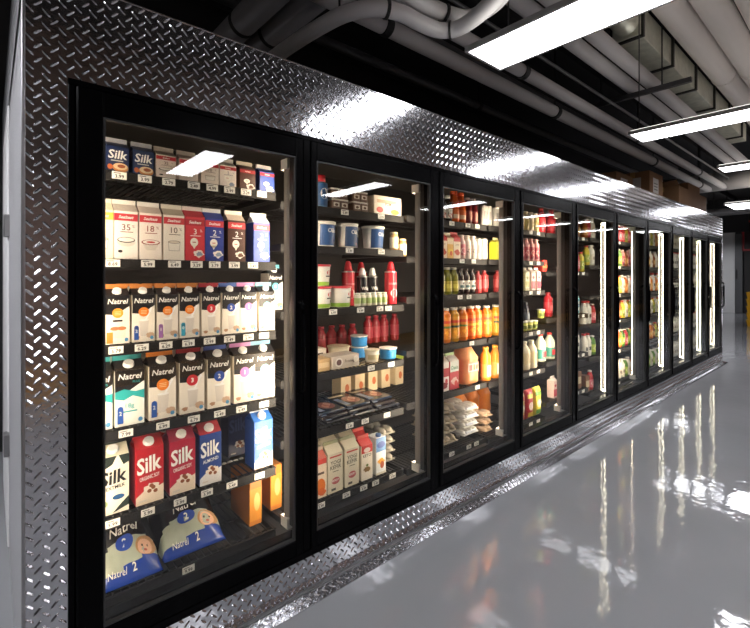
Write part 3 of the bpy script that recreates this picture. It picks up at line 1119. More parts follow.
R3 = [('#e8962e', '', None, '', 'cups', '#d98a42', 'orange-circled carton with cups'), ('#ea8328', '', '#2b56a8', '2', 'glass', '#d98a42', 'orange-circled carton with blue tab'),
      ('#ea8328', '', '#a06bb0', '1', 'glass', '#d98a42', 'orange-circled carton with purple tab'), ('#ea8328', '', '#3fa9c8', '0', 'glass', '#d98a42', 'orange-circled carton with cyan tab'),
      ('#c92a36', '3', None, '', 'glass', '#a8303a', 'red-circled carton marked 3'), ('#24489c', '2', None, '', 'glass', '#3c5aa0', 'blue-circled carton marked 2'),
      ('#c778b8', '1', None, '', 'glass', '#c07ab0', 'pink-circled carton marked 1'), ('#62c5cf', '0', None, '', 'glass', '#6fb7c8', 'cyan-circled carton marked 0')]
px3 = [104, 131, 156, 179, 200, 222, 240, 257, 277]
pr3 = [lactose(.074, .168, .192, q[0], q[1], q[2], q[3], kind=q[4], fin=q[5]) for q in R3]
row(1, 3, [(px3[i], px3[i + 1], pr3[i], 'black-topped ' + R3[i][6], MC) for i in range(8)], 'one litre cartons on the third shelf')
row(1, 3, [(px3[i] + 12, px3[i + 1] + 12 - i, pr3[i], 'rear black-topped ' + R3[i][6], MC) for i in range(8)], 'rear one litre cartons on the third shelf', yf=YF + .08)
R4 = [('#2fa7a6', '', None, '', 'plus', '#49aeb0', 'teal-topped carton at the edge'), ('#2fa7a6', '', '#2b56a8', '2', 'plus', '#49aeb0', 'teal-waved carton marked 18g'), ('#ea8328', '', '#2b56a8', '2', 'glass', '#e0893c', 'orange-circled carton with tab'),
      ('#c92a36', '3', None, '', 'glass', '#a8303a', 'red-circled carton marked 3'), ('#24489c', '2', None, '', 'glass', '#33509a', 'blue-circled carton marked 2'),
      ('#c778b8', '1', None, '', 'glass', '#c07ab0', 'pink-circled carton marked 1'), ('#62c5cf', '0', None, '', 'glass', '#78b4d0', 'cyan-circled carton marked 0')]
L_ = .093
px4 = [81, 112, 147, 178, 206, 232, 257, 280]
pr4 = [lactose(L_, .196, .226, q[0], q[1], q[2], q[3], kind=q[4], fin=q[5], body='#eef0e6' if q[4] == 'plus' else '#f0e7d8') for q in R4]
row(1, 4, [(px4[i], px4[i + 1], pr4[i], 'large black ' + R4[i][6], MC) for i in range(7)], 'two litre cartons on the fourth shelf')
row(1, 4, [(px4[i] + 16, px4[i + 1] + 15 - i, pr4[i], 'large rear ' + R4[i][6], MC) for i in range(6)], 'rear two litre cartons on the fourth shelf', yf=YF + .105)
SB = 'plant milk carton'
oat = gable_carton(SB.replace(' ', '_'), L_, L_, .2, .23, '#ece6d2', '#d9d2ba', '#2a332c', art_oat, cap=.017)
sr = gable_carton(SB.replace(' ', '_'), L_, L_, .2, .23, '#b81f28', '#c02a31', '#a81c26', art_plant('#fbf6f0', 'soyred', '#ead9c2', 'ORGANIC SOY'), cap=.017)
sm_ = gable_carton(SB.replace(' ', '_'), L_, L_, .2, .23, '#b01d3a', '#a5304a', '#8e2038', art_plant('#fbf6f0', 'soymag', '#ead9c2', 'ORGANIC SOY'), cap=.017)
sb = gable_carton(SB.replace(' ', '_'), L_ * .92, L_, .2, .23, '#1f3f86', '#b3303a', '#a52a34', art_plant('#f6f6f6', 'almond', '#e6e4e0', 'ALMOND'), cap=.017)
sn = gable_carton(SB.replace(' ', '_'), L_, L_, .2, .23, '#1b2550', '#1d2a58', '#18224a', art_plant('#3a4878', 'dim', None), cap=.017, capcol='#27376a')
sl = gable_carton(SB.replace(' ', '_'), L_ * .92, L_, .2, .23, '#2a63b4', '#2f6cc0', '#d8e2ee', art_plant('#f6f6f6', 'coconut', '#e9e6df', 'ALMOND'), cap=.017)
row(1, 5, [(96, 131, oat, 'cream plant milk carton, black lettering', SB), (131, 168, sr, 'red soy carton', SB), (168, 197, sm_, 'crimson soy carton', SB), (197, 224, sb, 'royal blue almond carton', SB),
           (252, 275, sl, 'bright blue almond carton', SB)], 'plant milk cartons on the fifth shelf')
row(1, 5, [(226, 250, sn, 'dark navy carton set back', SB)], 'plant milk cartons on the fifth shelf', yf=.44)
row(1, 5, [(158, 190, sr, 'rear red soy carton', SB, 0, .11), (190, 216, sm_, 'rear crimson soy carton', SB, 0, .11)], 'rear plant milk cartons on the fifth shelf')
bgA, bgB = milk_bag(.205, .3, .19, 3), milk_bag(.245, .3, .19, 8)
row(1, 6, [(104, 160, bgA, 'printed milk bag half behind frame', 'milk bag', .001, -.005), (166, 230, bgB, 'fully visible printed milk bag', 'milk bag', .001, .03)], 'milk bags on the bottom shelf')
ob = brick('carton_case', .056, .2, .2, '#b5702c', [('r', -.5, .5, .1, .8, '#c8842f'), ('d', .1, .5, .25, .2, '#e0b070')])
row(1, 6, [(256, 266, ob, 'orange printed case', 'carton case', 0, .05), (272, 282, ob, 'orange printed case beside post', 'carton case', 0, .05)], 'orange cases on the bottom shelf')

# ---- second door
sq = bottle('creamer_bottle', .034, .16, '#6f94b8', '#c5232f', '#2d5a8f', (.06, .72), [('d', 0, .55, .3, .25, '#e9e2dc'), ('t', 'of', 0, .48, .2, '#24395c')], neck=.6, shoulder=.74, caph=.2)
cp = cup_pack(.1, .1, .052, '#6b5348', [('r', -.35, .35, .3, .75, '#d8cdc0'), ('d', 0, .5, .2, .15, '#5c3d30')])
bxf = brick('dessert_box', .2, .12, .1, '#ece0cf', [('r', -.4, .3, .62, .8, '#c9a98c'), ('d', -.3, .25, .12, .16, '#c8322c'), ('d', .25, .2, .16, .14, '#e58f3c'), ('t', 'POM', 0, .5, .16, '#5c3d30')])
row(2, 1, [(318, 331, sq, 'blue squeeze bottle with red cap', 'creamer bottle'), (331, 350, cp, 'brown cup multipack, lower tier', 'cup multipack'), (352, 370, cp, 'brown cup multipack beside another', 'cup multipack'),
           (331, 350, cp, 'brown cup multipack, stacked upper tier', 'cup multipack', .0535, .005), (353, 369, cp, 'brown cup multipack atop its neighbour', 'cup multipack', .0535, .005), (376, 407, bxf, 'long white box with orange fruit', 'dessert box', .0005, 0)], 'cups and boxes on the top shelf')
oik = tub('yogurt_tub', .06, .125, '#e8e4dc', '#e6e2d8', [('r', -.42, .85, .06, .86, '#2d568f'), ('t', 'Oikos', .2, .56, .17, '#f2f0ea'), ('d', .45, .16, .18, .12, '#dfe2e8')], taper=.86)
oik2 = tub('yogurt_tub', .055, .125, '#e3dfd8', '#e6e2d8', [('r', -.4, .85, .06, .86, '#39567f'), ('t', 'Oikos', .2, .56, .17, '#f2f0ea'), ('d', .4, .16, .2, .12, '#d9a0a8')], taper=.86)
jar = bottle('spice_jar', .024, .1, '#b08a5a', '#c9b48c', '#e3d3b2', (.1, .7), [], neck=.8, shoulder=.82, caph=.12)
row(2, 2, [(319, 342, oik, 'white yogurt tub with blue panel', 'yogurt tub'), (344, 364, oik2, 'white yogurt tub with slate panel', 'yogurt tub'), (370, 391, oik, 'white blue-panelled tub standing alone', 'yogurt tub'),
           (394, 400, jar, 'small tan jar', 'jar'), (401, 407, jar, 'small tan jar at post', 'jar'), (362, 380, oik2, 'half-hidden yogurt tub set back', 'yogurt tub', 0, .13)], 'yogurt tubs and jars on the second shelf')
rt = lambda: tub('yogurt_tub', .058, .105, '#ece8dc', '#c43a46', [('r', -.75, .75, .02, .2, '#8fb83e'), ('d', .3, .62, .2, .12, '#c8323c'), ('r', .05, .4, .42, .48, '#4a4846'), ('d', .35, .3, .08, .07, '#4a4846')], taper=.88)
rtp = rt()
wr = spray_can(.034, .235, '#c62a36', '#c1202e', [('d', 0, .35, .38, .13, '#e9dcd4'), ('r', -.5, .5, .62, .68, '#d86a70')])
wk = spray_can(.031, .2, '#1d1d22', '#ecebe8', [('t', 'Whip', 0, .5, .16, '#e9e6e2'), ('r', -.7, .7, .02, .3, '#e2ded8'), ('s', 0, .3, .4, '#c8d0da')])
smb = bottle('drinkable_yogurt_bottle', .0175, .068, '#e9e5d2', '#e8efe0', '#a8bc7a', (.2, .62), [], neck=.7, shoulder=.8, caph=.12)
its = [(319, 334, rtp, 'red-lidded white tub half hidden', 'yogurt tub'), (333, 347, rtp, 'red-lidded white tub', 'yogurt tub'), (318, 333, rtp, 'red-lidded white tub stacked on another', 'yogurt tub', .107, 0)]
for k in range(6):
    its.append((351 + 5 * k, 355 + 5 * k, smb, 'tiny pale green yogurt drink', 'yogurt drink'))
row(2, 3, its, 'tubs and small drinks on the third shelf')
its = [(355, 366, wr, 'red whipped cream can', 'whipped cream can', 0, .07), (370, 379, wk, 'black whipped cream can', 'whipped cream can', 0, .07), (380, 389, wk, 'black whipped cream can, white cap', 'whipped cream can', 0, .07),
       (390, 402, wr, 'red whipped cream can near post', 'whipped cream can', 0, .01), (366, 378, wr, 'rear red whipped cream can', 'whipped cream can', 0, .17), (380, 390, wr, 'rear red whipped cream can', 'whipped cream can', 0, .17)]
row(2, 3, its, 'whipped cream cans on the third shelf')
tcr = tub('cheese_tub', .06, .075, '#d9cdb4', '#d8ccb0', [('r', -.5, .5, .2, .6, '#c9b996')])
tbl = tub('cheese_tub', .048, .06, '#2f86c0', '#e6e4de', [('r', -.8, .8, .1, .75, '#2c86c8')], taper=.9)
tcw = tub('cheese_tub', .04, .065, '#e6dfcb', '#dcd4bc', [('r', -.6, .6, .2, .6, '#c9bd98')])
bxw = brick('cheese_box', .1, .1, .085, '#e9ded0', [('r', -.3, .3, .6, .75, '#4a3a34'), ('d', 0, .35, .2, .2, '#d9b9a0'), ('d', 0, .62, .15, .12, '#5c3d36')])
tray = brick('cheese_box', .17, .11, .062, '#cfc1b0', [('d', -.25, .5, .14, .36, '#ece3d6'), ('d', -.25, .5, .09, .24, '#6b4a44'), ('t', 'Fromage', .16, .35, .3, '#4c3a33'), ('d', .38, .62, .1, .28, '#ece3d6')])
bxk = brick('cheese_box', .075, .1, .06, '#c9a676', [('r', -.4, .4, .3, .7, '#e2c79c')])
row(2, 4, [(317, 330, bxk, 'small tan box', 'cheese box'), (330, 361, tray, 'long printed box with round windows', 'cheese box'), (372, 382, tcw, 'small cream tub', 'cheese tub'), (385, 403, tbl, 'blue tub with white lid', 'cheese tub'),
           (325, 341, bxw, 'white printed box standing behind', 'cheese box', 0, .13), (352, 372, tcr, 'wide cream tub', 'cheese tub', 0, .14), (374, 389, tbl, 'blue tub', 'cheese tub', .0, .14), (374, 389, tbl, 'blue tub stacked on another', 'cheese tub', .061, .14)], 'cheese tubs and boxes on the fourth shelf')
redb = bottle('sauce_bottle', .03, .17, '#7d1f28', '#8e2430', '#93303a', (.2, .6), [], neck=.5, shoulder=.7)
row(2, 4, [(320 + 10.5 * k, 328 + 10.5 * k, redb, 'dark red bottle in back row', 'sauce bottle') for k in range(8)], 'dark red bottles at the back of the fourth shelf', yf=.55)
fp = [flat_pack(.158, .25, .013, c, m_) for c, m_ in (('#24262e', '#b5705e'), ('#2a2426', '#a85c4e'), ('#1f2a3c', '#8f5a50'))]
its = []
for c in range(3):
    for k in range(3):
        q = c * 3 + k
        its.append((334 + 28 * c - 1.5 * (k % 2), 348 + 25 * c - 1.5 * (k % 2), fp[q % 3], ('dark navy', 'dark brown', 'dark blue')[q % 3] + ' flat deli meat pack', 'deli meat pack', .001 + .014 * k + .0001 * c, .003 + .03 * k + .004 * c))
row(2, 5, its, 'deli meat packs on the fifth shelf')
tall = brick('juice_box', .075, .09, .2, '#dcc8a2', [('r', -.5, .5, .8, 1, '#c8b489'), ('d', .1, .3, .2, .12, '#c96a3c'), ('t', 'Soy', 0, .65, .1, '#6b3a28')])
tallg = brick('juice_box', .07, .09, .2, '#dcc8a2', [('r', -.5, .5, .82, 1, '#9db83c'), ('d', .1, .3, .2, .12, '#c96a3c')])
row(2, 5, [(340, 352, tall, 'tall tan drink box, deep shade', 'juice box'), (354, 366, tall, 'tall tan drink box', 'juice box'), (367, 379, tall, 'tall tan drink box', 'juice box'), (380, 392, tall, 'tall tan drink box', 'juice box'), (394, 405, tallg, 'green-topped tan drink box', 'juice box')], 'tall drink boxes behind the deli meat', yf=.56)
G_ = .088
ar_or = [('r', -.5, .5, .86, 1, '#c9463a'), ('d', .05, .3, .35, .2, '#e07a2c'), ('s', .1, .15, .35, '#d9682a'), ('r', -.3, .3, .6, .66, '#5b4a40')]
ar_ck = [('t', 'YOGI', 0, .72, .1, '#46443c'), ('t', 'KEFIR', 0, .6, .1, '#46443c'), ('r', -.4, .4, .9, .94, '#c0453c'), ('r', -.2, .2, .53, .55, '#6d6a5e'), ('d', 0, .3, .28, .09, '#b65a5e'), ('t', 'BERRY', 0, .28, .06, '#f0e4d8'), ('r', -.3, .0, .06, .12, '#55524a')]
ar_rd = [('r', -.5, .5, .78, 1, '#c8322c'), ('d', 0, .86, .3, .07, '#e7cfc4'), ('t', 'KETO', 0, .66, .09, '#38302c'), ('s', 0, .3, .32, '#8b6b3a'), ('d', 0, .42, .12, .04, '#6b7a3c')]
c_or = gable_carton('juice_carton', .075, .075, .185, .212, '#ead9c2', '#b95a48', '#c9b4a0', plain_art(ar_or))
c_ck = gable_carton('kefir_carton', G_, G_, .19, .222, '#dfd6be', '#d3c8ac', '#9fa07e', plain_art(ar_ck))
c_rd = gable_carton('juice_carton', .074, .074, .178, .205, '#ece2d0', '#bf2c2a', '#c85048', plain_art(ar_rd))
c_al = brick('almond_milk_brick', .07, .075, .195, '#dfe4e6', [('r', -.5, .5, .62, 1, '#5b8ac0'), ('d', 0, .8, .4, .09, '#2b4a94'), ('s', 0, .35, .36, '#e6a83c'), ('d', .1, .25, .2, .1, '#b0542c'), ('r', -.5, .5, 0, .06, '#c8c2b4')], cap='#4a6a9c')
row(2, 6, [(313, 327, c_or, 'orange printed carton', 'juice carton'), (327, 344, c_ck, 'pale kefir carton', 'kefir carton'), (344, 360, c_ck, 'pale kefir carton with pink label', 'kefir carton'), (361, 373, c_rd, 'red-topped carton', 'juice carton'), (375, 387, c_al, 'blue almond brick with cap', 'almond milk carton')], 'cartons on the bottom shelf')
row(2, 6, [(336, 350, c_ck, 'rear pale kefir carton', 'kefir carton', 0, .1), (353, 369, c_ck, 'rear pale kefir carton', 'kefir carton', 0, .1), (367, 381, c_rd, 'rear red-topped carton', 'juice carton', 0, .1)], 'rear cartons on the bottom shelf')
clr = egg_carton(.1, .2, .05, '#8f8a80')
row(2, 6, [(392, 405, clr, 'grey egg carton, tier %s of stack' % ('one', 'two', 'three', 'four')[k], 'egg carton', .002 + .0505 * k, .05) for k in range(4)], 'egg cartons stacked beside the cartons')
gb = bottle('green_bottle', .03, .19, '#2f6b3c', '#2f7a3c', '#3c7a4a', (.2, .6), [])
row(2, 6, [(384, 393, gb, 'green bottle behind the brick', 'sauce bottle', 0, .32)], 'cartons on the bottom shelf')

# ---- third door
bb = bottle('dressing_bottle', .029, .165, '#2a2320', '#e4dfd6', '#e2ddd4', (.12, .5), [('d', 0, .5, .4, .3, '#3a5a3c'), ('s', 0, .3, .4, '#a83a34')], neck=.5, shoulder=.68, caph=.12)
bo = bottle('juice_bottle', .034, .2, '#cf5a1c', '#e0551c', '#d8703a', (.1, .42), [('r', -.5, .5, .1, .5, '#e8c9a8')], neck=.62, shoulder=.62, caph=.1, waist=.06)
bd = bottle('juice_bottle', .031, .175, '#5a1a1e', '#b8aca4', '#6d2328', (.1, .5), [('r', -.2, .25, .1, .9, '#b0705e')], neck=.5, shoulder=.7)
cs = can('drink_can', .026, .14, '#bdbab4', [('r', -.4, .4, .3, .7, '#8c8a86')])
row(3, 1, [(442, 448, bb, 'dark dressing bottle at door edge', 'dressing bottle'), (447, 453, bb, 'dark dressing bottle with green label', 'dressing bottle'), (452, 459, bo, 'orange juice bottle', 'juice bottle'), (459, 466, bo, 'orange juice bottle', 'juice bottle'), (467, 473, bd, 'dark red juice bottle', 'juice bottle'), (473, 478, bd, 'dark red juice bottle', 'juice bottle'), (478, 482, cs, 'silver can', 'drink can'), (483, 487, cs, 'silver can', 'drink can'), (487, 491, cs, 'silver can', 'drink can'), (497, 501, cs, 'silver can past the post', 'drink can')], 'bottles and cans on the top shelf')
cy = gable_carton('juice_carton', .06, .06, .125, .145, '#d8a24a', '#c8b08a', '#e0d4c0', plain_art([('r', -.5, .5, .7, 1, '#e2c9a0'), ('s', 0, .35, .4, '#e8c23c'), ('d', .1, .25, .2, .12, '#c8501e')]))
cr = gable_carton('juice_carton', .068, .06, .13, .152, '#e4cdb0', '#b8262c', '#b8262c', plain_art([('r', -.5, .5, .82, 1, '#b8262c'), ('t', 'Juice', 0, .6, .13, '#7a3a2c'), ('s', 0, .3, .4, '#b8442c')]))
bp_ = bottle('yogurt_drink_bottle', .029, .155, '#c9a8a0', '#ddd2c8', '#b0606a', (.15, .6), [('s', 0, .4, .5, '#e2ccc0')], neck=.6, shoulder=.7, waist=.06)
bw = bottle('yogurt_drink_bottle', .029, .155, '#d8cfc4', '#e4ded4', '#cdbfb2', (.15, .6), [('s', 0, .4, .4, '#8c7a70')], neck=.6, shoulder=.7, waist=.06)
row(3, 2, [(441, 446, cr, 'cream juice carton at door edge', 'juice carton'), (446, 452, cy, 'yellow juice carton', 'juice carton'), (453, 461, cr, 'red-topped cream juice carton', 'juice carton'), (462, 467, bp_, 'pink yogurt drink', 'yogurt drink'), (467, 472, bw, 'white yogurt drink', 'yogurt drink'), (472, 477, bw, 'white yogurt drink', 'yogurt drink'), (478, 483, cs, 'silver can', 'drink can'), (484, 489, cs, 'silver can', 'drink can'), (497, 501, gable_carton('juice_carton', .06, .06, .12, .14, '#d8d23c', '#c8c040', '#e4e0a0', plain_art([])), 'lime juice carton past the post', 'juice carton')], 'cartons and drinks on the second shelf')
by = bottle('oil_bottle', .031, .17, '#6b6a1c', '#d8d3c4', '#a89a34', (.12, .5), [('r', -.5, .5, .3, .7, '#c8b84a')], neck=.55, shoulder=.66)
bk = bottle('iced_coffee_bottle', .029, .165, '#231513', '#2a2220', '#ded8cc', (.18, .52), [('r', -.4, .4, .2, .5, '#4a6a6a'), ('d', .1, .7, .2, .15, '#3a2a24')], neck=.5, shoulder=.66)
br = bottle('juice_bottle', .028, .15, '#8a2a2c', '#7a2428', '#9a3a3c', (.2, .6), [])
row(3, 3, [(441, 447, by, 'olive green bottle at door edge', 'juice bottle'), (446, 453, by, 'olive green bottle', 'juice bottle'), (453, 460, by, 'olive green bottle', 'juice bottle'), (460, 465, bk, 'black white-labelled bottle', 'iced coffee bottle'), (465, 471, bk, 'black white-labelled bottle', 'iced coffee bottle'), (471, 477, bk, 'black white-labelled bottle', 'iced coffee bottle'), (478, 484, br, 'dark red bottle', 'juice bottle'), (485, 490, br, 'dark red bottle near post', 'juice bottle'), (498, 503, br, 'red bottle past the post', 'juice bottle')], 'bottles on the third shelf')


def juice(c1, c2, c3):
    return bottle('juice_bottle', .035, .215, c1, '#dcd6c8', c2, (.1, .74), [('r', -.7, .7, .72, .84, '#c8402c'), ('r', -.7, .7, .5, .6, c3), ('s', 0, .28, .45, '#f0a83c'), ('d', .15, .2, .2, .1, '#e8641c')], neck=.6, shoulder=.8, caph=.06)


j1, j2, j3 = juice('#c86a1e', '#d8832c', '#5a7a3c'), juice('#b8821e', '#cf9430', '#2c4a3c'), juice('#d8641c', '#e0702a', '#e8b84a')
row(3, 4, [(437, 445, j3, 'orange juice bottle at door edge', 'juice bottle'), (446, 453, j1, 'amber juice bottle', 'juice bottle'), (454, 462, j2, 'golden juice bottle', 'juice bottle'), (463, 470, j1, 'amber juice bottle', 'juice bottle'), (471, 478, j3, 'orange juice bottle', 'juice bottle'), (478, 485, j3, 'orange juice bottle', 'juice bottle'), (487, 494, j3, 'orange juice bottle by the post', 'juice bottle'), (497, 503, j2, 'golden juice bottle past the post', 'juice bottle')], 'juice bottles on the fourth shelf')
cw = gable_carton('juice_carton', .085, .085, .175, .205, '#eadfd6', '#d8cfc4', '#e4dcd2', plain_art([('r', -.5, .5, .5, .8, '#b8323c'), ('s', 0, .22, .36, '#8a1f2c'), ('d', .2, .35, .15, .08, '#c83a44')]))
cst = gable_carton('juice_carton', .085, .085, .175, .205, '#c8303a', '#e2ddd0', '#8fae6a', plain_art([('r', -.5, .5, .62, 1, '#e0e4d8'), ('t', 'Oasis', 0, .7, .14, '#3c7a4a'), ('s', 0, .28, .42, '#e8b0a8'), ('d', .15, .2, .18, .1, '#d83a34')]))
jp = jug(.16, .15, .28, '#e59a62', '#e08a50', '#c9746a', [('r', -.45, .45, .1, .9, '#d9c0a8'), ('r', -.4, -.1, .2, .8, '#a83c34'), ('r', -.02, .18, .2, .8, '#5a6a44'), ('d', .32, .5, .1, .3, '#b8442c')])
joj = jug(.12, .13, .25, '#e2822a', '#e2762a', None)
bor = bottle('juice_bottle', .037, .23, '#e08a2c', '#e6a23c', '#e2964a', (.1, .5), [('r', -.3, .4, .1, .9, '#e9dcc8'), ('s', .05, .4, .3, '#c8402c')], neck=.5, shoulder=.7)
row(3, 5, [(440, 449, cw, 'white carton with red berries', 'juice carton'), (449, 460, cst, 'strawberry carton with white top', 'juice carton'), (462, 484, jp, 'large peach-coloured juice jug', 'juice jug'), (486, 494, bor, 'orange juice bottle by the post', 'juice bottle'), (496, 503, bor, 'orange juice bottle past the post', 'juice bottle')], 'cartons and jugs on the fifth shelf')
egb, egw = egg_carton(.15, .26, .062, '#9a8f7d'), egg_carton(.165, .24, .052, '#c9c7c2', '#b8bcc8')
TIER = ('lowest', 'second', 'third', 'fourth', 'topmost')
row(3, 6, [(443 - (k % 2), 460 + 2 * (k % 2), egb, 'brown pulp egg carton, %s of stack' % TIER[k], 'egg carton', .002 + .0625 * k, .01 + .012 * (k % 2)) for k in range(4)], 'brown egg cartons in a stack')
row(3, 6, [(465, 485, egw, 'white egg carton, %s of stack' % TIER[k], 'egg carton', .002 + .0525 * k, .03) for k in range(4)], 'white egg cartons in a stack')
row(3, 6, [(458, 470, joj, 'orange jug behind the eggs', 'juice jug'), (471, 482, joj, 'orange jug behind the eggs', 'juice jug'), (483, 493, joj, 'orange jug behind the eggs', 'juice jug')], 'orange jugs on the bottom shelf', yf=.57)
row(3, 6, [(488, 497, egg_carton(.09, .2, .05, '#b0957c'), 'tan egg carton by the post, tier %d' % (k + 1), 'egg carton', .002 + .051 * k, .03) for k in range(3)], 'tan egg cartons in a stack')

# ---- fourth door
sy = bottle('smoothie_bottle', .031, .15, '#d8c694', '#dcd0b8', '#c9b872', (.12, .6), [('r', -.2, .2, .2, .8, '#8a7a34')], neck=.62, shoulder=.74)
sw = bottle('smoothie_bottle', .031, .15, '#e2d8c2', '#e6dece', '#cfc3a4', (.12, .6), [('r', -.25, .2, .2, .8, '#a89a6a')], neck=.62, shoulder=.74)
srd = bottle('juice_bottle', .036, .2, '#a8222c', '#8a1f26', '#b8303a', (.15, .6), [('r', -.3, .3, .2, .7, '#d86a6a')], neck=.5, shoulder=.72)
row(4, 1, [(521, 526, sw, 'cream smoothie bottle at door edge', 'smoothie bottle'), (526, 531, sy, 'yellow smoothie bottle', 'smoothie bottle'), (531, 536, sw, 'cream smoothie bottle', 'smoothie bottle'), (536, 541, sy, 'yellow smoothie bottle', 'smoothie bottle'), (541, 548, srd, 'tall red juice bottle', 'juice bottle'), (553, 557, srd, 'tall red juice bottle past the post', 'juice bottle')], 'bottles on the top shelf')
spk = bottle('smoothie_bottle', .029, .175, '#c78c8a', '#d8a8a0', '#a03a48', (.1, .62), [('s', 0, .5, .5, '#dcb8a8'), ('r', -.5, .5, .0, .2, '#7a2a3a')], neck=.55, shoulder=.7, waist=.07)
rbx = brick('juice_box', .07, .08, .09, '#c8352c', [('r', -.5, .5, .3, .6, '#d86a3c')])
row(4, 2, [(521, 526, spk, 'pink smoothie bottle at door edge', 'smoothie bottle'), (527, 531, spk, 'pink smoothie bottle', 'smoothie bottle'), (532, 536, spk, 'pink smoothie bottle', 'smoothie bottle'), (537, 541, spk, 'pink smoothie bottle', 'smoothie bottle'), (539, 544, rbx, 'red drink box', 'juice box')], 'pink smoothie bottles on the second shelf')
cp1 = gable_carton('juice_carton', .058, .058, .14, .16, '#dcd2a8', '#d8d0b4', '#e4dcc8', plain_art([('r', -.5, .5, .2, .5, '#b8b06a'), ('s', 0, .7, .3, '#7a8a4a')]))
cp2 = gable_carton('juice_carton', .058, .058, .14, .16, '#e0c8c0', '#e4d4cc', '#e8dcd4', plain_art([('r', -.5, .5, .1, .5, '#c8485a'), ('s', 0, .72, .3, '#a83a4a')]))
row(4, 3, [(518, 524, cp1, 'pale yellow carton at door edge', 'juice carton'), (525, 530, cp1, 'pale yellow carton', 'juice carton'), (531, 536, cp2, 'pale pink carton', 'juice carton'), (537, 541, cp2, 'pale pink carton', 'juice carton')], 'cartons on the third shelf')
pot = tub('yogurt_pot', .03, .07, '#b8bc5a', '#e4e4dc', [('r', -.6, .6, .2, .6, '#5a6a2c')])
dkb = bottle('iced_coffee_bottle', .031, .21, '#1f2632', '#2a3038', '#2c3644', (.2, .6), [('r', -.1, .1, .1, .9, '#8a929c')], neck=.5)
row(4, 4, [(520, 525, pot, 'lime yogurt pot at door edge', 'yogurt pot'), (525, 530, pot, 'lime yogurt pot', 'yogurt pot'), (530, 535, pot, 'lime yogurt pot', 'yogurt pot'), (535, 540, pot, 'lime yogurt pot', 'yogurt pot'), (540, 545, pot, 'lime yogurt pot', 'yogurt pot')], 'yogurt pots on the fourth shelf')
row(4, 4, [(523, 528, dkb, 'dark bottle behind the pots', 'iced coffee bottle', 0, .09), (530, 535, dkb, 'dark bottle behind the pots', 'iced coffee bottle', 0, .09), (537, 542, dkb, 'dark bottle behind the pots', 'iced coffee bottle', 0, .09), (552, 557, srd, 'red bottle past the post', 'juice bottle', 0, .02)], 'dark bottles on the fourth shelf')
wj = bottle('milk_bottle', .044, .215, '#e4d8bc', '#e4dcc8', '#dccba2', (.2, .6), [('r', .0, .3, .1, .9, '#6a5a3a')], neck=.42, shoulder=.62)
wjr = bottle('milk_bottle', .044, .215, '#c9d0b8', '#c8322c', '#3c8a7a', (.1, .45), [('r', -.3, .3, .2, .8, '#c83a3c')], neck=.42, shoulder=.62)
row(4, 5, [(519, 526, wj, 'cream milk bottle at door edge', 'milk bottle'), (526, 533, wj, 'cream milk bottle', 'milk bottle'), (533, 540, wj, 'cream milk bottle', 'milk bottle'), (541, 548, wjr, 'red-capped milk bottle', 'milk bottle'), (552, 557, wjr, 'red-capped milk bottle past the post', 'milk bottle')], 'milk bottles on the fifth shelf')
sbg = [snack_bag(.1, .06, .225, c, [('r', -.4, .4, .72, .86, t), ('d', 0, .45, .3, .14, u), ('r', -.35, .35, .1, .25, t)]) for c, t, u in (('#d8b45a', '#b8402c', '#e8dcc0'), ('#b8323c', '#e2c23c', '#e8d8c8'), ('#d8c83c', '#5a8a3c', '#e8e4c0'))]
row(4, 6, [(518, 527, sbg[0], 'golden cheese bag', 'cheese bag'), (527, 535, sbg[1], 'red cheese bag', 'cheese bag'), (535, 544, sbg[2], 'yellow cheese bag', 'cheese bag'), (553, 558, cp2, 'pink carton past the post', 'juice carton')], 'cheese bags on the bottom shelf')

# ---- fifth to tenth doors: what shows between each frame and the post
amb = bottle('juice_bottle', .03, .165, '#8a4a1c', '#6a3a1a', '#a8702c', (.15, .55), [('r', -.3, .3, .2, .8, '#d8b46a')], neck=.5, shoulder=.66)
ylb = bottle('juice_bottle', .031, .18, '#c8b83c', '#c83a2c', '#8fa03c', (.15, .55), [('s', 0, .5, .4, '#e8e0b0')], neck=.5, shoulder=.68)
wrb = bottle('milk_bottle', .036, .21, '#e2ddd4', '#c8282c', '#d8d4cc', (.15, .55), [('r', -.3, .3, .3, .7, '#3a3a40')], neck=.5, shoulder=.66)
cyb = bottle('milk_bottle', .036, .21, '#7ac4d0', '#c8282c', '#d8e4e4', (.15, .55), [('r', -.3, .3, .3, .7, '#2c6a8a')], neck=.5, shoulder=.66)
brx = brick('carton_case', .08, .12, .15, '#7a5034', [('r', -.4, .4, .3, .7, '#d8c8a8')])
grb = bottle('juice_bottle', .031, .18, '#5a8a3a', '#e4e0d4', '#a8c03c', (.15, .55), [('s', 0, .5, .4, '#e4e4c0')], neck=.5, shoulder=.68)
whb = bottle('milk_bottle', .034, .19, '#e4dfd4', '#d8d4cc', '#cfc8b8', (.15, .55), [('r', -.3, .3, .3, .7, '#8a7a6a')], neck=.5, shoulder=.66)
orb = bottle('juice_bottle', .031, .18, '#d8742c', '#e4e0d4', '#e89a3c', (.15, .55), [('s', 0, .5, .4, '#f0d8a0')], neck=.5, shoulder=.68)
rdb = bottle('juice_bottle', .031, .18, '#b8303a', '#e4dcd4', '#d8707a', (.15, .55), [('s', 0, .5, .4, '#f0d8d0')], neck=.5, shoulder=.68)
row(5, 1, [(577, 583, amb, 'amber bottle', 'juice bottle'), (583, 588, amb, 'amber bottle', 'juice bottle'), (588, 593, rdb, 'red bottle', 'juice bottle'), (593, 597, whb, 'white bottle', 'milk bottle')], 'bottles on the top shelf')
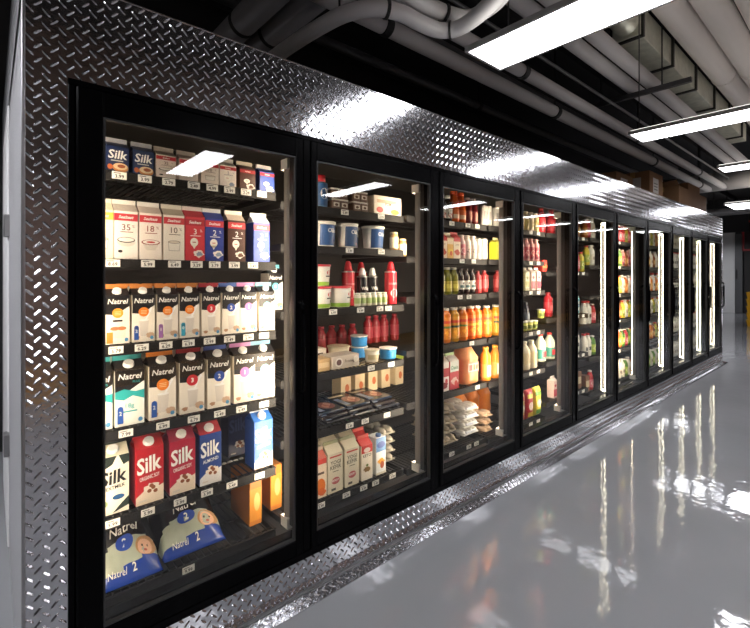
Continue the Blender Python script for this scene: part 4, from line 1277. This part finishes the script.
row(5, 2, [(577, 582, rdb, 'red bottle', 'juice bottle'), (582, 587, ylb, 'yellow red-capped bottle', 'juice bottle'), (587, 592, ylb, 'yellow red-capped bottle', 'juice bottle'), (592, 597, whb, 'white bottle', 'milk bottle')], 'bottles on the second shelf')
row(5, 3, [(576, 582, cyb, 'cyan red-capped bottle', 'milk bottle'), (582, 588, wrb, 'white red-capped bottle', 'milk bottle'), (588, 593, wrb, 'white red-capped bottle', 'milk bottle'), (593, 598, rdb, 'red bottle', 'juice bottle')], 'bottles on the third shelf')
row(5, 4, [(576, 582, wrb, 'white red-capped bottle', 'milk bottle'), (582, 588, wrb, 'white red-capped bottle', 'milk bottle'), (588, 593, wrb, 'white red-capped bottle', 'milk bottle'), (593, 598, grb, 'green bottle', 'juice bottle')], 'milk bottles on the fourth shelf')
row(5, 5, [(576, 583, brx, 'brown case with pale label', 'carton case'), (583, 590, brx, 'brown case with pale label', 'carton case'), (590, 596, rdb, 'red bottle', 'juice bottle')], 'brown cases on the bottom shelf')
FAR = {6: [('red', rdb), ('pink', spk), ('white', whb), ('yellow', ylb), ('green', grb), ('white', whb)], 7: [('white', whb), ('amber', amb), ('white', wrb), ('yellow', ylb), ('amber', amb), ('green', grb)],
       8: [('white', whb), ('white', wrb), ('dark', bk), ('dark', dkb), ('white', whb), ('white', whb)], 9: [('white', whb), ('white', wrb), ('white', whb), ('white', whb), ('white', wrb), ('white', whb)]}
ALT = {6: [('orange', orb), ('white', whb), ('red', rdb), ('green', grb), ('yellow', ylb), ('amber', amb)], 7: [('orange', orb), ('white', whb), ('yellow', ylb), ('white', whb), ('orange', orb), ('white', whb)]}
PXF = {6: (617, 635), 7: (649, 661), 8: (673, 683), 9: (692, 701)}
for sec in FAR:
    a, c = PXF[sec]
    xa, xc = px_x(a), px_x(c)
    for r in range(1, 7):
        n = int((xc - xa) / .075)
        for k in range(n):
            nm, p = (ALT[sec][(r + k) % 6] if (k % 2 and sec in ALT) else FAR[sec][r - 1])
            x = xa + (k + .5) * (xc - xa) / n
            sx = x - NW * math.floor(x / NW)
            if sx < .07 or sx > .715 or x > XE - .1:
                continue
            COUNT[sec, r] = COUNT.get((sec, r), 0) + 1
            p.put((x, YF + p.d / 2, shelf_z(x, RAILS[sec][r - 1] + .0155)), '%s %s seen through, %s along, %s shelf, %s door' % (nm, p.name.replace('_', ' '), ORD[COUNT[sec, r]], 'bottom' if r == 6 else ROWN[r], ORD[sec]), 'bottle', 'bottles seen through the %s door' % ORD[sec])

# ================================================================= CEILING
ZL = 2.425


def ceiling_light(x0, x1, y0, y1, lab, hy=(-.231, -1.0), hx=0.0):
    f = link('ceiling_light', None, None, ((x0 + x1) / 2, (y0 + y1) / 2, ZL))
    tag(f, lab, 'ceiling light', 'flat ceiling lights', 'thing')
    w, d = (x1 - x0) / 2, (y1 - y0) / 2
    FR = mat('white_light_frame', '#b8b6b4', .4)
    m_ = MB(); t = .014
    m_.box(-w, w, -d, d, .012, .028, FR, bev=.002)
    for a, b_, c, e in ((-w, w, -d, -d + t), (-w, w, d - t, d), (-w, -w + t, -d + t, d - t), (w - t, w, -d + t, d - t)):
        m_.box(a, b_, c, e, 0, .014, FR)
    part('frame', m_, f)
    m_ = MB(); m_.box(-w + t, w - t, -d + t, d - t, .003, .01, PANEL); part('diffuser', m_, f)
    m_ = MB(); m_.box(-w + t, w - t, -d + t, d - t, .0285, .034, UPG); part('added_uplight', m_, f, 'added upward glow for the pipes')  # glowing top added to light the pipes overhead
    for h_ in hy:
        h_ -= (y0 + y1) / 2
        m_ = MB(); m_.tube([(hx, h_, .034), (hx, h_, ZC - ZL)], .004, mat('hanger_wire', '#4a4a4c', .4, metal=1), 6); part('hanger', m_, f)


ceiling_light(1.6, 1.905, -1.36, -.15, 'long flat ceiling light closest to the near cooler doors', hx=.11)
ceiling_light(3.61, 3.915, -1.4, -.2, 'second hanging ceiling light from the near end')
ceiling_light(5.47, 5.775, -1.6, -.4, 'third hanging ceiling light from the near end', (-.98, -1.5))
ceiling_light(8.5, 9.3, -1.1, .1, 'wide ceiling light hanging past the cardboard boxes', (-.231, -1.0))
ceiling_light(-1.6, -1.0, -1.2, 0, 'added unseen light brightening the grey side of the cooler', (-.6, .1))  # out-of-view lamp, added because the side panel came out dark
ceiling_light(-1.6, -1.0, .6, 1.8, 'added unseen light brightening the white insulated side door', (.8, 1.6))  # second added lamp out of view, whitens the side door
for k, x in enumerate((-.9, 1.25, 3.25, 5.25, 7.4, 9.0, 11.0)):  # nearest one is an extra, added for more bounce off the floor
    ceiling_light(x, x + .3, -3.6, -2.4, 'ceiling light in the far aisle row, %s from the near end' % ORD[k + 1], (-3.4, -2.6))
ceiling_light(12.2, 12.8, -2.6, -1.4, 'added unseen light for the far floor beyond the cooler', (-2.4, -1.6))  # made-up lamp kept out of view to light the far floor and wall
ceiling_light(16.2, 17.2, 1.9, 2.5, 'added hidden light brightening the white end wall', (2.0, 2.4))  # added lamp, hidden behind the cooler, lights the white wall

PIPE = mat('grey_painted_pipe', '#c4c0c0', .5, bump=.06, bscale=30)
PIPED = mat('dark_painted_pipe', '#5a595c', .5)
PALE = mat('pale_painted_duct', '#f0e8e2', .5)
GALV = mat('galvanised_sheet', '#d8d8c8', .34, metal=.55, vary=.3, vscale=14)
CLAMP = mat('black_clamp', '#19191a', .5)


def pipe(lab, pts, r, mt=PIPE, couplings=(), name='pipe', cat='pipe', group='pipes under the ceiling', hang=()):
    m_ = MB(); m_.tube(pts, r, mt, 16)
    o = link(name, m_.mesh(name)); tag(o, lab, cat, group, 'thing')
    for a in couplings:
        a = Vector(a[0]), Vector(a[1])
        c = MB(); c.tube(a, r * 1.14, CLAMP, 16); part('coupling', c, o)
    for p in hang:
        c = MB(); c.tube([(p[0], p[1], p[2] + r * .9), (p[0], p[1], ZC)], .006, CLAMP, 6); part('hanger', c, o)
    return o


def xpipe(lab, y, z, r, x0, x1, mt=PIPE, cps=()):
    return pipe(lab, [(x0, y, z), (x1, y, z)], r, mt, [((c, y, z), (c + .05, y, z)) for c in cps], hang=[(c + .025, y, z) for c in cps] if cps else [])


xpipe('lower long grey pipe running above the cooler top', .4, 2.777, .05, -2, 9.0, cps=(1.55, 3.6, 6.2, 8.4))
xpipe('upper long grey pipe running beside the light ends', .19, 2.79, .045, -2, 9.0, cps=(2.7, 5.0, 7.4))
xpipe('thin bright conduit between the long pipes', .135, 2.925, .013, 1.6, 9, mat('bright_conduit', '#8e8e90', .35, metal=1))
xpipe('grey pipe on the strut, farther from the duct', .02, 3.075, .055, 1.4, 9.0)
xpipe('grey pipe on the strut, closer to the duct', -.135, 3.075, .055, 1.4, 9.0)
xpipe('dark pipe high above the cooler back', .9, 3.2, .07, -2, 9, PIPED, cps=(2.0,))
xpipe('dark slender pipe above the black wall side', 1.5, 3.25, .04, -2, 9, PIPED, cps=(4.0,))
# strut
m_ = MB(); p0, p1 = at_z(604, 102, 3.0), at_z(664, 87, 3.0)
xs_ = (p0.x + p1.x) / 2
m_.box(xs_ - .02, xs_ + .02, -.45, .32, 2.972, 3.012, mat('strut_steel', '#6a6a6c', .4, metal=1))
st = link('pipe_strut', m_.mesh('pipe_strut')); tag(st, 'short steel strut carrying pipes beside the duct', 'strut', kind='thing')
for y in (-.231, .29):
    c = MB(); c.tube([(xs_, y, 3.01), (xs_, y, ZC)], .006, CLAMP, 6); part('threaded_rod', c, st)
# pale big ducts; the last is unseen, added to reflect in the header
for k, (y, z, r, lab) in enumerate(((-.36, 3.56, .112, 'pale round duct beside the galvanised duct'), (-.6, 3.56, .112, 'pale round duct, second of three from the cooler'), (-.84, 3.56, .112, 'pale round duct, last of three from the cooler'), (-1.75, 3.5, .15, 'pale round duct added unseen over the aisle for header reflections'))):
    m_ = MB(); m_.tube([(1.2 if k < 3 else -3, y, z), (10, y, z)], r, PALE, 24)
    o = link('round_duct', m_.mesh('round_duct')); tag(o, lab, 'duct', 'pale ducts under the ceiling', 'thing')
    for x in (3.2 + .2 * k, 6.0):
        c = MB(); c.tube([(x, y, z), (x + .03, y, z)], r * 1.05, PALE, 24); c.box(x, x + .03, y - .01, y + .01, z + r, ZC, CLAMP); part('strap', c, o)
# galvanised duct
dx0 = at_z(617, 42, 3.3).x
o = link('air_duct', None, None, (0, 0, 0)); tag(o, 'rectangular galvanised air duct with flanged joints', 'duct', kind='thing')
m_ = MB(); m_.box(dx0, dx0 + 4.4, -.215, .0, 3.3, 3.55, GALV, bev=.004); part('duct_body', m_, o)
for k in range(6):
    x = dx0 + .02 + k * .8
    m_ = MB(); m_.box(x, x + .035, -.235, .02, 3.285, 3.565, mat('duct_flange', '#4f4f4c', .4, metal=1), bev=.003); m_.box(x + .012, x + .02, .02, .028, 3.3, ZC, CLAMP); part('flange', m_, o)
m_ = MB(); m_.tube([(dx0 + .03, -.11, 3.42), (dx0 - .12, -.11, 3.43), (dx0 - .26, -.1, 3.5), (dx0 - .3, -.1, 3.7)], .1, GALV, 18); part('elbow', m_, o)
# bends near the left
BEND = mat('pale_pipe_wrap', '#e6e4e4', .38)


def bend(lab, pp, h, r, cps, hi=0):
    from mathutils.geometry import interpolate_bezier
    P = [at_z(a, b_, h) for a, b_ in pp]
    out = []
    for i in range(len(P) - 1):
        t0 = (P[i + 1] - P[max(i - 1, 0)]) / 6
        t1 = (P[min(i + 2, len(P) - 1)] - P[i]) / 6
        out += interpolate_bezier(P[i], P[i] + t0, P[i + 1] - t1, P[i + 1], 6)[:-1]
    out.append(P[-1])
    o = pipe(lab, out, r, BEND, [(out[c], out[c + 1] * .6 + out[c] * .4) for c in cps], name='bent_pipe', hang=[out[hi]])
    return o


bend('pale bent pipe arching beneath the long grey pipes', [(262, 66), (290, 46), (318, 28), (345, 14), (374, 8), (400, 13), (420, 23), (438, 30), (456, 29), (472, 20), (487, 7), (502, -10)], 2.62, .04, (22, 38), 14)
bend('pale bent pipe with a shallow sag next to light', [(385, -22), (405, -8), (425, 4), (447, 14), (468, 18), (484, 11), (498, 0), (510, -16)], 2.72, .042, (14,), 30)
# ducts across the cooler top
for k, (a, c, r, lab) in enumerate((((228, 36), (272, 3), .085, 'dark round duct crossing over the header, left one'), ((262, 42), (312, 4), .085, 'dark round duct crossing over the header, right one'))):
    xd = (1.05, 1.25)[k]
    A, dv = Vector((xd, 1.4, 2.935)), Vector((0, -.6, 0))
    m_ = MB(); m_.tube([A - dv * 1.5, A + dv * 3], r, mat('dark_duct_wrap', '#848386', .5), 20)
    o = link('round_duct', m_.mesh('round_duct')); tag(o, lab, 'duct', 'dark ducts above the header', 'thing')
    c_ = MB(); c_.tube([A + dv * .35, A + dv * .4], r * 1.06, CLAMP, 20); part('strap', c_, o)
    c_ = MB(); c_.tube([A + dv * .37 + Vector((0, 0, r * .9)), A + dv * .37 + Vector((0, 0, ZC - 2.92))], .006, CLAMP, 6); part('hanger', c_, o)
# pipes across the far end
for k, (x, z, r, mt, lab) in enumerate(((9.4, 2.95, .16, PALE, 'thick pale duct crossing beyond the cardboard boxes'), (10.4, 2.55, .05, PIPE, 'grey pipe crossing past the cooler end'), (11.5, 2.62, .04, PIPE, 'grey pipe crossing before the white wall'))):
    m_ = MB(); m_.tube([(x, -2.5, z), (x, 2.6, z)], r, mt, 18)
    o = link('crossing_pipe', m_.mesh('crossing_pipe')); tag(o, lab, 'pipe', 'pipes crossing at the far end', 'thing')
    c_ = MB(); c_.tube([(x, .6, z + r * .9), (x, .6, ZC)], .006, CLAMP, 6); part('hanger', c_, o)

# ---------------------------------------------------------------- boxes on the cooler
def card_box(x0, x1, y0, y1, z0, h, lab, label=False, flaps=False):
    o = link('cardboard_box', None, None, ((x0 + x1) / 2, (y0 + y1) / 2, z0))
    tag(o, lab, 'cardboard box', 'cardboard boxes on the cooler top', 'thing')
    w, d = (x1 - x0) / 2, (y1 - y0) / 2
    m_ = MB(); m_.box(-w, w, -d, d, 0, h, CARD, bev=.004); part('carton', m_, o)
    if label:
        m_ = MB()
        m_.box(-w - .002, -w, -d * .5, d * .3, h * .3, h * .8, ink('#b8b4ae')); m_.box(-w * .5, w * .3, -d - .002, -d, h * .3, h * .8, ink('#b8b4ae'))
        for q in range(3):
            m_.box(-w * .4, w * .15, -d - .003, -d - .002, h * (.4 + .1 * q), h * (.44 + .1 * q), ink('#5b5854'))
        part('shipping_label', m_, o)
    m_ = MB(); m_.box(-w, w, -.025, .025, h, h + .001, mat('packing_tape', '#a98a5c', .25)); m_.box(-w - .001, -w, -.025, .025, h * .75, h, mat('packing_tape')); part('tape', m_, o)
    if flaps:
        m_ = MB(); m_.face([(-w, -d, h), (-w, d, h), (-w - .09, d, h + .05), (-w - .09, -d, h + .05)], CARD); m_.face([(-w, -d, h + .003), (-w, d, h + .003), (-w - .09, d, h + .053), (-w - .09, -d, h + .053)], CARD); part('flap', m_, o)


ZR = ZH + .001
card_box(5.3, 5.75, .16, .5, ZR, .33, 'dark cardboard box with white label on cooler top', label=True)
card_box(4.75, 5.22, .3, .7, ZR, .26, 'low labelled cardboard box behind the header edge', label=True)
card_box(6.0, 6.45, .06, .42, ZR, .24, 'brown cardboard box at the header edge', flaps=True)
card_box(6.55, 7.1, .1, .5, ZR, .36, 'tallest brown cardboard box near the cooler end')
card_box(7.15, 7.55, .12, .45, ZR, .28, 'brown cardboard box last on the cooler top')

# ---------------------------------------------------------------- odds at the far end
o = link('control_box', None, None, (XE + .0975, .06, 1.08)); tag(o, 'small dark control box on the cooler end', 'control box', kind='thing')
m_ = MB(); m_.box(.001, .08, -.07, .05, -.07, .08, mat('control_box_grey', '#2b2b2d', .5), bev=.004); part('housing', m_, o)
m_ = MB(); m_.tube([(.03, -.03, -.07), (.03, -.035, -.5), (.035, -.03, -1.07)], .012, ALU, 8); part('conduit', m_, o)
m_ = MB(); m_.tube([(.03, -.03, .08), (.03, -.03, .5), (.03, -.03, .8)], .01, ALU, 8); part('conduit', m_, o)
o = link('wall_sign', None, None, (XF + .1, 1.2, 2.62)); tag(o, 'red framed dark sign high on the end wall', 'sign', kind='thing')
m_ = MB(); m_.box(-.06, -.02, -.28, .26, -.45, .45, mat('sign_dark', '#2a1416', .4)); part('face', m_, o)
m_ = MB(); R_ = mat('sign_red', '#b3222a', .4)
for a, c, e, f in ((-.3, -.24, -.5, .5), (.22, .28, -.5, .5), (-.24, .22, .44, .5), (-.24, .22, -.5, -.44)):
    m_.box(-.08, -.001, a, c, e, f, R_)
part('frame', m_, o)
for k in range(5):
    m_ = MB(); YL = mat('yellow_plastic', '#e0a81c', .4)
    z0 = F0 + .001 + k * .17
    a = .17
    bm = [(-a, -.2, 0), (a, -.2, 0), (a, .2, 0), (-a, .2, 0)]
    tp = [(x * 1.12, y * 1.12, .165) for x, y, z in bm]
    for q in range(4):
        w = (q + 1) % 4
        m_.face([bm[q], bm[w], tp[w], tp[q]], YL)
    m_.face(list(reversed(bm)), YL)
    for q in range(4):
        m_.box(-a * 1.15 if q != 1 else a * 1.09, a * 1.15 if q != 3 else -a * 1.09, -.2 * 1.15 if q != 2 else .2 * 1.09, .2 * 1.15 if q != 0 else -.2 * 1.09, .15, .166, YL) if q in (0, 1, 2, 3) else None
    o = link('shopping_basket', m_.mesh('shopping_basket'), None, (14.05, .42, z0))
    tag(o, 'yellow plastic basket, %s of the stack on the floor' % ('lowest', 'second', 'middle', 'fourth', 'topmost')[k], 'basket', 'yellow baskets stacked on the floor', 'thing')
    h_ = MB(); h_.tube([(-a * .9, -.215, .14), (-a * .5, -.235, .16), (a * .5, -.235, .16), (a * .9, -.215, .14)], .008, CLAMP, 6); part('handle', h_, o)

# ================================================================= CAMERA, WORLD, VIEW
cam = bpy.data.cameras.new('camera'); co = bpy.data.objects.new('camera', cam); COL.objects.link(co)
co.location = CAMP
fwd = Vector((SS, CC, 0)).normalized()
co.rotation_euler = fwd.to_track_quat('-Z', 'Y').to_euler()
cam.sensor_width = 36; cam.lens = 36 * FPX / 750; cam.shift_y = -39 / 750; cam.clip_start = .02
SC.camera = co
for o in list(COL.objects):
    if o.parent is None:
        o.location.z -= F0
w = bpy.data.worlds.new('world'); SC.world = w; w.use_nodes = True
w.node_tree.nodes['Background'].inputs[0].default_value = (.5, .5, .52, 1)
w.node_tree.nodes['Background'].inputs[1].default_value = .02
SC.view_settings.view_transform = 'Standard'; SC.view_settings.look = 'None'
SC.view_settings.exposure = 0.0; SC.view_settings.gamma = 1.0; SC.view_settings.use_curve_mapping = False
SC.cycles.use_denoising = True
SC.cycles.max_bounces = 8; SC.cycles.transparent_max_bounces = 12
SC.cycles.sample_clamp_indirect = 6.0
print('OBJECTS', len(COL.objects), 'THINGS', len(LABELS))
